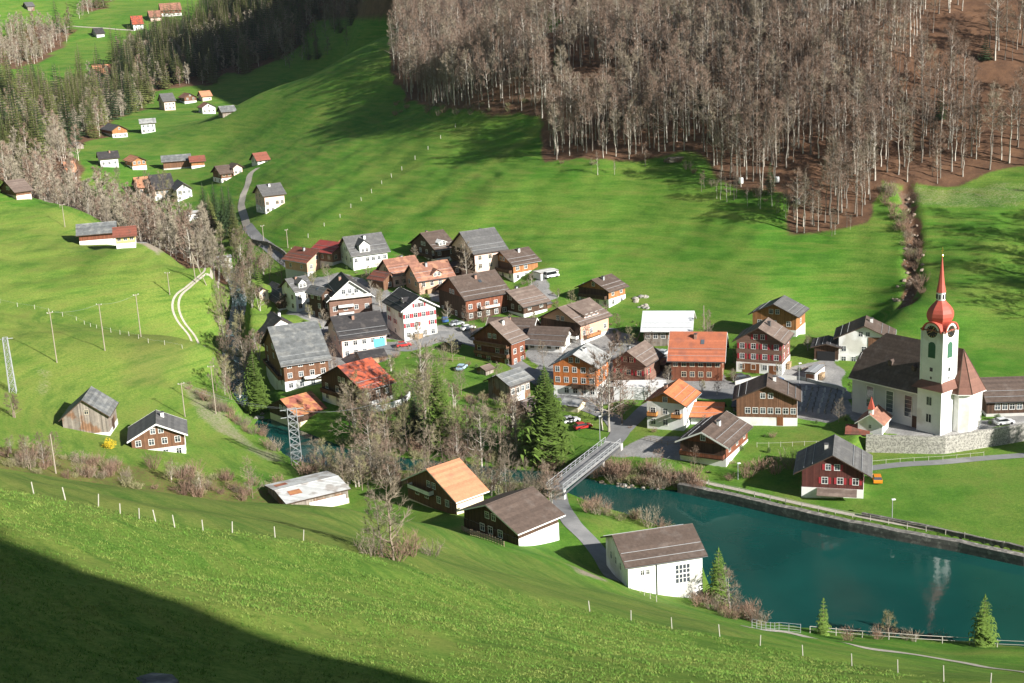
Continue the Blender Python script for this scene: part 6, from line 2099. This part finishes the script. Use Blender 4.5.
fence('pasture_fence', 'line of leaning pale posts across the near meadow, left part', ((34, 494), (66, 501), (98, 507), (120, 514), (139, 519), (156, 522), (175, 528), (203, 531), (232, 533), (275, 538), (303, 541)), 1.3, lean=.25, r=.06)
fence('pasture_fence', 'line of pale posts across the near meadow above the lake', ((590, 612), (631, 621), (672, 629), (720, 637), (760, 646), (803, 656), (852, 666), (898, 674), (944, 682), (990, 690)), 1.5, lean=.1, r=.065)
fence('pasture_fence', 'long row of small posts across the left slope above the barns', along(((0, 303), (40, 310), (80, 322), (105, 331), (150, 344), (186, 350)), 4.5), 1.2, wire=1.0, worldpts=True)
fence('pasture_fence', 'faint line of posts climbing the meadow toward the beech wood', along(((292, 252), (340, 218), (400, 172), (445, 135), (462, 122)), 7), 1.5, worldpts=True, lean=.1, r=.11)
fence('lake_railing', 'pale wooden rail fence along the near lake shore', along(((810, 633), (850, 637), (900, 641), (960, 644), (1024, 649), (1080, 654)), 4.0), 1.25, 'post_pale', .08, (.55, 1.15), worldpts=True, lean=.02, rail_r=.05)
fence('mesh_fence', 'gray metal mesh fence by the path near the young spruce', along(((752, 628), (780, 631), (808, 634)), 2.0), 1.5, 'metal_gray', .05, (.1, .5, .95, 1.45), worldpts=True, lean=.01, rail_r=.02)
fence('road_fence', 'light fence along the lane beside the powerhouse wall', along(((618, 568), (628, 582), (645, 596), (662, 604)), 2.2), 1.2, 'post_pale', .06, (.5, 1.1), worldpts=True, lean=.03, rail_r=.03)
fence('shore_fence', 'pale posts with a rail along the path on the far shore wall', [(p[0], p[1] + 1.5, 0) for p in [np.array(SHORE[0]) + (np.array(SHORE[-2]) - np.array(SHORE[0])) * 0] + [np.array(q[:2]) for q in along([tuple(p) + (0,) for p in SHORE[:-1]], 3.5)]], 1.15, 'post_pale', .07, (1.0,), worldpts=True, lean=.04, rail_r=.035)
fence('field_fence', 'thin white fence along the path above the flat green field', along(((872, 466), (905, 463), (945, 461), (985, 457)), 3.0), 1.1, 'post_pale', .05, (.95,), worldpts=True, lean=.03, rail_r=.03)
fence('garden_fence', 'thin fence on the lawn edge behind the dark brown lake chalet', along(((757, 448), (800, 446), (835, 446)), 2.5), 1.1, 'post_pale', .05, (.95,), worldpts=True, lean=.03, rail_r=.03)
fence('terrace_fence', 'gray plank fence in front of the dark near bank chalet', along(((462, 531), (480, 538), (505, 547)), 1.0), 1.1, 'post_wood', .06, (.3, .6, .9), worldpts=True, lean=.01, rail_r=.12, rail_m='post_wood')
fence('road_fence', 'railing with pale posts along the valley road above the gorge', along(((243, 232), (262, 248), (285, 266)), 4), 1.1, 'metal_gray', .05, (.95,), worldpts=True, lean=.02, rail_r=.04)


# ------------------------------------------------------------------ poles and pylons
POLES = {}


def pole(label, px, py, hpx, arms=1, m='pole_wood', lean=0.0, key=None, group=None):
    p = hit(px, py)
    s = F / depth_of(p)
    hh = hpx / (s * .96)
    o = thing('utility_pole', label, 'pole', tuple(p), R_(rng.uniform(-20, 60)), group)
    MB().tube([(0, 0, -.5), (lean * hh, 0, hh)], [.15, .1], 7).obj('shaft', m, o)
    for i in range(arms):
        z = hh - .3 - i * .8
        MB().box((-.8 + lean * hh, -.05, z), (.8 + lean * hh, .05, z + .12)).obj('crossarm', m, o)
        ins = MB()
        for x in (-.7, .7):
            ins.box((x - .05 + lean * hh, -.05, z + .122), (x + .05 + lean * hh, .05, z + .35))
        ins.obj('insulator', 'trim_white', o)
    if key:
        POLES[key] = (p[0], p[1], p[2] + hh)
    return o


for i, (px, py, hp) in enumerate(((57, 363, 50), (105, 351, 46), (141, 337, 42))):
    pole(('pale pole nearest the lattice pylon on the left slope', 'pale pole, middle of three across the left slope', 'pale pole above the dark brownish patch on the left slope')[i], px, py, hp, key='L%d' % i)
pole('short pale pole beside the curve of the farm track', 170, 296, 22, key='L3')
pole('short pole uphill of the farm track end', 185, 261, 19)
pole('pole in front of the gorge trees above the farmhouse, left one', 142, 231, 28)
pole('pole in front of the gorge trees above the farmhouse, right one', 155, 234, 29)
pole('thin pole on the slope behind the long farm barn', 65, 227, 22)
pole('pole on the bank right of the white based left chalet', 216, 414, 48, key='B0')
pole('pole just behind the white based left chalet', 185, 417, 34, key='B1')
pole('leaning wooden pole in the hollow below the gray plank barn', 56, 474, 40, 0)
pole('pole at the bridge head beside the broad spruce', 509, 440, 26)
pole('tall thin pole on the meadow behind the big brick red roof', 704, 330, 24, 0)
pole('pole on the meadow edge left of the red roofed barn', 288, 248, 18)
pole('pole beside the valley road below the lone pinkish house', 264, 244, 18)
pole('pole in the grove before the red orange roofed chalet', 379, 452, 48, key='G0')
# two-legged pole
a, b = hit(196, 284), hit(207, 287)
o = thing('frame_pole', 'wooden pole with a slanting strut beside the farm track', 'pole', tuple(a))
q = b - a
hh = 30 / (F / depth_of(a) * .96)
MB().tube([(0, 0, -.4), (-.3, 0, hh)], [.16, .12], 7).obj('shaft', 'pole_wood', o)
MB().tube([(q[0], q[1], q[2] - .4), (-.2, 0, hh - .5)], [.13, .12], 7).obj('strut', 'pole_wood', o)


def lattice(label, px, py, hpx, w0, w1, arms, z=None, flat=False):
    p = hit(px, py) if z is None else at_z(px, py, z)
    s = F / depth_of(p)
    hh = hpx / (s * .96)
    o = thing('lattice_pylon', label, 'pylon', tuple(p), R_(15))
    dy = .25 if flat else 1

    def c(sx, sy, t):
        w = w0 + (w1 - w0) * t
        return (sx * w / 2, sy * w / 2 * dy, hh * t - (.5 if t == 0 else 0))
    for sx in (-1, 1):
        for sy in (-1, 1):
            MB().bar(c(sx, sy, 0), c(sx, sy, 1), .09).obj('leg', 'metal_gray', o)
    n = 8
    m = MB()
    for i in range(n):
        t0, t1 = i / n, (i + 1) / n
        for f in ((-1, -1, 1, -1), (1, -1, 1, 1), (1, 1, -1, 1), (-1, 1, -1, -1)):
            m.bar(c(f[0], f[1], t0), c(f[2], f[3], t1), .05)
            m.bar(c(f[0], f[1], t1), c(f[2], f[3], t1), .045)
            m.bar(c(f[2], f[3], t0), c(f[0], f[1], t1), .04)
    m.obj('bracing', 'metal_gray', o)
    for z_ in arms:
        MB().box((-w0 * .9 - .4, -.06, hh * z_), (w0 * .9 + .4, .06, hh * z_ + .15)).obj('crossarm', 'metal_gray', o)
    return p, hh


lp, lh = lattice('lattice steel pylon at the left edge of the picture', 13, 392, 54, 1.5, 1.0, (.97,))
vp, vh = lattice('broad flat lattice pylon standing at the water by the rusty roofed shed', 297, 466, 58, 2.4, 2.0, (.98, .85), z=.8, flat=True)


def cable(label, a, b, sag):
    a, b = np.array(a, float), np.array(b, float)
    pts = []
    for i in range(13):
        t = i / 12
        p = a + (b - a) * t
        pts.append((p[0] - a[0], p[1] - a[1], p[2] - a[2] - sag * 4 * t * (1 - t)))
    m = MB().tube(pts, [.022] * 13, 3)
    tag(m.obj('power_line', 'metal_gray', None, loc=tuple(a)), label, 'cable', 'power lines')


for dx, lab in ((-.9, 'thin power line from the left slope poles to the village pylon, outer'), (.9, 'thin power line from the left slope poles to the village pylon, inner')):
    a = POLES['B1']
    cable(lab, (a[0] + dx * .5, a[1] + dx * .5, a[2]), (vp[0] + dx, vp[1], vp[2] + vh), 1.5)
g = POLES['G0']
cable('thin power line from the village pylon into the grove', (vp[0], vp[1], vp[2] + vh * .98), (g[0], g[1], g[2]), 1.2)
cable('thin power line between the first two left slope poles', POLES['L0'], POLES['L1'], .8)
cable('thin power line between the upper left slope poles', POLES['L1'], POLES['L2'], .8)


def lamp(label, px, py, hpx):
    p = hit(px, py)
    s = F / depth_of(p)
    hh = hpx / (s * .96)
    o = thing('street_lamp', label, 'street lamp', tuple(p), R_(rng.uniform(0, 90)))
    MB().tube([(0, 0, -.3), (0, 0, hh)], [.09, .06], 6).obj('shaft', 'metal_gray', o)
    MB().box((-.15, -.2, hh), (.55, .2, hh + .18)).obj('lamp_head', 'trim_white', o)


lamp('lamp post on the flat green field above the shore wall', 892, 520, 20)
lamp('lamp post at the bridge end in front of the birch like tree', 600, 441, 24)
lamp('lamp post on the lawn beside the dark brown lake chalet', 738, 480, 16)
lamp('lamp post by the tiny flat roofed garage near the church', 799, 384, 20)


# ------------------------------------------------------------------ vehicles
def car(label, px, py, rot, col, name='parked_car', van=False, group='parked cars'):
    p = hit(px, py)
    key = 'paint_%s' % col
    if key not in MATS:
        mat(key, {'red': (.42, .03, .03), 'white': (.78, .78, .78), 'silver': (.45, .47, .5), 'blue': (.06, .14, .32), 'dark': (.03, .032, .036), 'paleblue': (.4, .55, .68), 'orange': (.7, .24, .02)}[col], .3, .03, 1, spec=.5)
    o = thing(name, label, 'van' if van else 'car', (p[0], p[1], float(hz(p[0], p[1])) + .1), R_(rot), group)

    def prof_mesh():
        m = MB()
        lo = [(-2.1, .3), (-2.12, .75), (-1.95, .92), (1.0, .95), (2.0, .78), (2.1, .55), (2.08, .3)] if not van else [(-2.3, .3), (-2.32, 1.0), (1.4, 1.05), (2.2, .9), (2.28, .3)]
        m.prism(lo[::-1], 'y', -.86, .86)
        return m.mesh('body', MATS[key])

    def cab():
        m = MB()
        top = [(-1.85, .93), (-1.5, 1.42), (.15, 1.45), (.95, .95)] if not van else [(-2.3, 1.02), (-2.25, 2.0), (1.1, 2.0), (1.6, 1.04)]
        A = [(x, -.8 + (.12 if z > 1.2 else 0), z) for x, z in top] + [(x, .8 - (.12 if z > 1.2 else 0), z) for x, z in top]
        m.add(A, [(0, 1, 2, 3), (7, 6, 5, 4), (0, 4, 5, 1), (2, 6, 7, 3)], 0)
        return m.mesh('windows', 'glass_dark')

    def roof():
        z = 1.45 if not van else 2.0
        x0, x1 = (-1.52, .18) if not van else (-2.27, 1.12)
        return MB().box((x0, -.7, z - .04), (x1, .7, z + .04)).mesh('roof', MATS[key])

    def wheel():
        m = MB()
        n = 12
        vs = [(.32 * math.cos(2 * math.pi * i / n), y, .32 * math.sin(2 * math.pi * i / n)) for y in (-.1, .1) for i in range(n)]
        m.add(vs, [tuple(range(n)), tuple(range(2 * n - 1, n - 1, -1))] + [(i, i + n, (i + 1) % n + n, (i + 1) % n) for i in range(n)])
        return m.mesh('wheel', 'clock_black')
    link('body', cached(('cb', col, van), prof_mesh), o)
    link('windows', cached(('cc', van), cab), o)
    link('roof', cached(('cr', col, van), roof), o)
    for x in (-1.3, 1.3):
        for y in (-.82, .82):
            link('wheel', cached('cw', wheel), o, (x, y, .32))
    for y in (-.6, .6):
        link('headlight', cached('ch', lambda: MB().box((0, -.15, 0), (.06, .15, .14)).mesh('headlight', 'trim_white')), o, (2.06 if not van else 2.26, y, .62))
    FOOT.append((p[0] - 2, p[1] - 2, 0, 4, 4))


car('red car on the yard below the white inn with red shutters', 404, 347, 15, 'red')
car('silver car parked in front of the broad guesthouse', 457, 326, 30, 'silver')
car('white car right of the silver car before the broad guesthouse', 468, 330, 30, 'white')
car('pale blue car by the bare tree on the village green', 462, 370, 70, 'paleblue')
car('red car parked on the lane before the orange timber chalet', 583, 429, 20, 'red')
car('white car on the lane right behind the broad spruce', 571, 423, 25, 'white')
car('dark car in front of the left garage door of the red shuttered house', 742, 380, 10, 'dark')
car('blue car at the right corner of the red shuttered house', 775, 383, 15, 'blue')
car('silver car on the forecourt between the white barn and the shuttered chalet', 664, 355, 60, 'silver')
car('white van beside the flat roofed garage in the upper row', 552, 278, 30, 'white', 'white_van', True)
car('dark car standing before the largest house of the upper row', 494, 292, 30, 'dark')
car('silver car in the shade by the inn gable', 383, 338, 40, 'silver')
car('blue car at the square left of the broad guesthouse', 445, 322, 100, 'blue')
car('small orange vehicle at the right corner of the lakeside chalet', 877, 482, 80, 'orange')
car('white car on the church road near the long dark barn', 1004, 425, 10, 'white')
car('red car by the steep red brown chalet', 489, 345, 60, 'red')

# firewood stacked against house walls
for i, (k_, fr) in enumerate(((9, .3), (13, .5), (24, .4), (30, .5), (33, .3), (37, .5), (41, .4), (21, .3), (26, .5), (16, .4))):
    fx, fy, fa, fR, fL = FOOT[k_]
    x, y = fx + math.cos(fa) * fR * fr + math.sin(fa) * .75, fy + math.sin(fa) * fR * fr - math.cos(fa) * .75
    o = MB().box((-1.2, -.35, -.3), (1.2, .35, 1.25)).box((-1.3, -.45, 1.252), (1.3, .45, 1.32)).obj('wood_stack', 'plank_pile', None, False, (x, y, float(hz(x, y))), fa)
    tag(o, 'stack of firewood against a house wall in the village', 'wood stack', 'firewood stacks by the houses')
# garden fences of the village
for lab, pts in (('brown picket fence round the lawn before the gray barn', ((478, 408), (500, 414), (524, 420))), ('brown picket fence beside the village green', ((412, 358), (440, 362), (470, 360))),
                 ('brown picket fence behind the white roofed barn', ((642, 322), (640, 335), (636, 345))), ('brown picket fence along the garden above the tiny garage', ((802, 372), (815, 368), (828, 366))),
                 ('brown picket fence at the shed dormer guesthouse garden', ((612, 340), (625, 332), (640, 326))), ('brown picket fence round the tan gabled house lawn', ((645, 440), (668, 446), (690, 444)))):
    fence('garden_fence', lab, along(pts, 1.6), 1.0, 'post_wood', .05, (.35, .8), worldpts=True, lean=.02, rail_r=.05, group='garden fences')

# ------------------------------------------------------------------ graves, rocks, logs
n = 0
for r_ in range(5):
    for c_ in range(8):
        px, py = 800 + c_ * 6.2 - r_ * 1.5, 390 + r_ * 5.2 + c_ * .6
        p = hit(px, py)
        if not clear_of_houses(p[0], p[1], .3):
            continue
        k = c_ % 3
        o = link('gravestone', cached(('gr', k), lambda: (MB().box((-.3, -.1, -.2), (.3, .1, .9)).box((-.2, -.08, .9), (.2, .08, 1.1)) if k else MB().box((-.07, -.07, -.2), (.07, .07, 1.3)).box((-.35, -.06, .85), (-.07, .06, .99)).box((.07, -.06, .85), (.35, .06, .99))).mesh('gravestone', ('stone_dark', 'plaster_gray', 'stone_wall')[k])), None, (p[0], p[1], p[2]), R_(40))
        tag(o, 'small gravestone in the churchyard left of the nave', 'gravestone', 'gravestones in the churchyard')


def rock_mesh(seed, fl=.7):
    r = random.Random(seed)
    m = MB()
    n, k = 8, 5
    vs, fs = [], []
    for i in range(k + 1):
        th = math.pi * i / k
        for j in range(n):
            ph = 2 * math.pi * j / n
            rr = r.uniform(.75, 1.1)
            vs.append((rr * math.sin(th) * math.cos(ph), rr * math.sin(th) * math.sin(ph), rr * math.cos(th) * fl))
    for i in range(k):
        for j in range(n):
            fs.append((i * n + j, i * n + (j + 1) % n, (i + 1) * n + (j + 1) % n, (i + 1) * n + j))
    m.add(vs, fs)
    return m.mesh('rock', ('stone_wall', 'stone_dark', 'gravel', 'stone_wall', 'stone_dark', 'gully_stone')[seed % 6])


ROCK = [rock_mesh(i) for i in range(6)]


def rock(px, py, s, label, group=None, k=None):
    p = hit(px, py)
    o = link('rock', ROCK[rng.randrange(6) if k is None else k], None, tuple(p), rng.uniform(0, 6))
    o.scale = (s, s * rng.uniform(.7, 1.2), s)
    tag(o, label, 'rock', group)


for i in range(14):
    rock(636 + rng.uniform(-9, 12), 304 + rng.uniform(-7, 5), rng.uniform(.5, 1.1), 'pale boulder of the heap beside the dark gabled meadow chalet', 'boulders beside the meadow chalet', (0, 2)[i % 2])
for i in range(40):
    t = rng.random()
    px = np.interp(t, [0, .3, .6, .8, 1], [906, 913, 912, 914, 908]) + rng.gauss(0, 4 + 4 * t)
    rock(px, 195 + 108 * t, rng.uniform(.3, .9), 'pale stone lying in the gully above the church', 'stones of the gully', 5)
for i in range(26):
    px = rng.uniform(588, 668)
    rock(px, 486 + (px - 588) * .06 + rng.uniform(-3, 2), rng.uniform(.3, .7), 'rough boulder at the foot of the far bank by the bridge', 'boulders on the far bank')
for i in range(30):
    t = rng.random()
    rock(np.interp(t, [0, .5, 1], [238, 229, 262]) + rng.uniform(-6, 6), 330 + 90 * t, rng.uniform(.4, 1.0), 'boulder in the stream rapids', 'boulders in the stream', (0, 2)[i % 2])
p = hit(147, 682)
o = link('rock', rock_mesh(4, .35), None, (p[0], p[1], p[2] - .1))
o.scale = (1.8, 1.1, .8)
tag(o, 'dark bluish rock at the bottom edge of the near meadow', 'rock')
p = hit(676, 163)
wp = thing('log_pile', 'pile of pale cut logs at the meadow edge under the beech wood', 'log pile', tuple(p), R_(20))
for i in range(16):
    y, z = (i % 6) * .62, .3 + (i // 6) * .55
    MB().tube([(-2.6 + rng.uniform(-.6, .6), y + (.3 if i // 6 == 1 else 0), z), (2.8 + rng.uniform(-.6, .6), y + (.3 if i // 6 == 1 else 0), z)], [.3, .26], 8).obj('log', ('pole_wood', 'post_wood')[i % 2], wp)
for px, py, lab in ((741, 184, 'white wrapped bale at the wood edge, leftmost of three'), (777, 183, 'white wrapped bale at the wood edge, middle of three'), (798, 205, 'white wrapped bale at the wood edge, lowest of three')):
    p = hit(px, py)
    o = MB().lathe([(0, 0), (.75, 0), (.8, .3), (.8, 1.6), (.7, 1.9), (0, 1.95)], 12).obj('wrapped_bale', 'trim_white', None, True, tuple(p))
    tag(o, lab, 'bale')

# ------------------------------------------------------------------ turf of the near meadow
ROUGH = [hit(*q)[:2] for q in ((0, 490), (98, 508), (203, 529), (303, 541), (400, 563), (500, 588), (600, 612), (672, 628), (760, 645), (860, 666), (1024, 690))] + [np.array(q, float) for q in ((110, 140), (70, 40), (-70, 40), (-100, 140))]
N = 210000
ux = nrg.uniform(-75, 90, N)
uy = nrg.uniform(58, 212, N)
uz = hz(ux, uy)
keep = (vnoise(ux / 2.2, uy / 2.2, 51) * .6 + vnoise(ux / 7, uy / 7, 52) * .5 > .33) & (np.abs(ux) < uy * .45 + 6) & (sdist(ROUGH, ux, uy) < 1.5 * vnoise(ux / 3, uy / 3, 55) - .7)
ux, uy, uz = ux[keep], uy[keep], uz[keep]
n = len(ux)
V = np.empty((n, 4, 3, 3), np.float32)
for k in range(4):
    a = nrg.uniform(0, 6.28, n)
    l = nrg.uniform(.06, .17, n) * (.7 + .6 * vnoise(ux / 5, uy / 5, 53))
    ox, oy = nrg.normal(0, .14, n), nrg.normal(0, .14, n)
    wx, wy = np.cos(a) * .035, np.sin(a) * .035
    tx, ty = nrg.normal(0, .12, n), nrg.normal(0, .12, n)
    V[:, k, 0] = np.stack([ux + ox - wx, uy + oy - wy, uz - .04], -1)
    V[:, k, 1] = np.stack([ux + ox + wx, uy + oy + wy, uz - .04], -1)
    V[:, k, 2] = np.stack([ux + ox + tx, uy + oy + ty, uz + l], -1)
V = V.reshape(-1, 3)
o = link('meadow_grass', fast_mesh('meadow_grass', V, np.arange(len(V)).reshape(-1, 3), ['grass_blade']))
tag(o, 'rough grass tufts on the near meadow', None, None, 'stuff')
# ------------------------------------------------------------------ light
SUN_AZ = math.atan2(-.62, .78)       # direction the light comes from, in the ground plane
SUN_EL = R_(25.5)
sd = Vector((math.cos(SUN_AZ) * math.cos(SUN_EL), math.sin(SUN_AZ) * math.cos(SUN_EL), math.sin(SUN_EL)))
sl = bpy.data.lights.new('sun', 'SUN')
sl.energy = 5.0
sl.angle = R_(.8)
sl.color = (1, .965, .9)
so = bpy.data.objects.new('sun', sl)
so.rotation_euler = sd.to_track_quat('Z', 'Y').to_euler()
so.location = (200, -100, 300)
COL.objects.link(so)
wd = bpy.data.worlds.new('World')
scene.world = wd
wd.use_nodes = True
nt = wd.node_tree
sky = nt.nodes.new('ShaderNodeTexSky')
sky.sky_type = 'NISHITA'
sky.sun_disc = False
sky.sun_elevation = SUN_EL
sky.sun_rotation = math.atan2(sd.x, sd.y)
sky.altitude = 900
bg = nt.nodes['Background']
bg.inputs['Strength'].default_value = .05
nt.links.new(sky.outputs[0], bg.inputs[0])
scene.view_settings.view_transform = 'Standard'
scene.view_settings.look = 'None'
scene.view_settings.exposure = 1.02
scene.view_settings.gamma = 1

# ------------------------------------------------------------------ air
hzm = bpy.data.materials.new('haze')
hzm.use_nodes = True
hn = hzm.node_tree
hn.nodes.clear()
ho = hn.nodes.new('ShaderNodeOutputMaterial')
pv = hn.nodes.new('ShaderNodeVolumePrincipled')
pv.inputs['Color'].default_value = (.86, .92, 1, 1)
pv.inputs['Density'].default_value = .000025
pv.inputs['Anisotropy'].default_value = .2
hn.links.new(pv.outputs[0], ho.inputs['Volume'])
MATS['haze'] = hzm
hb_ = MB().box((-905, -405, float(gz.min()) - 1.5), (905, 1905, float(gz.max()) + 40)).obj('haze', 'haze')
hb_['kind'] = 'stuff'
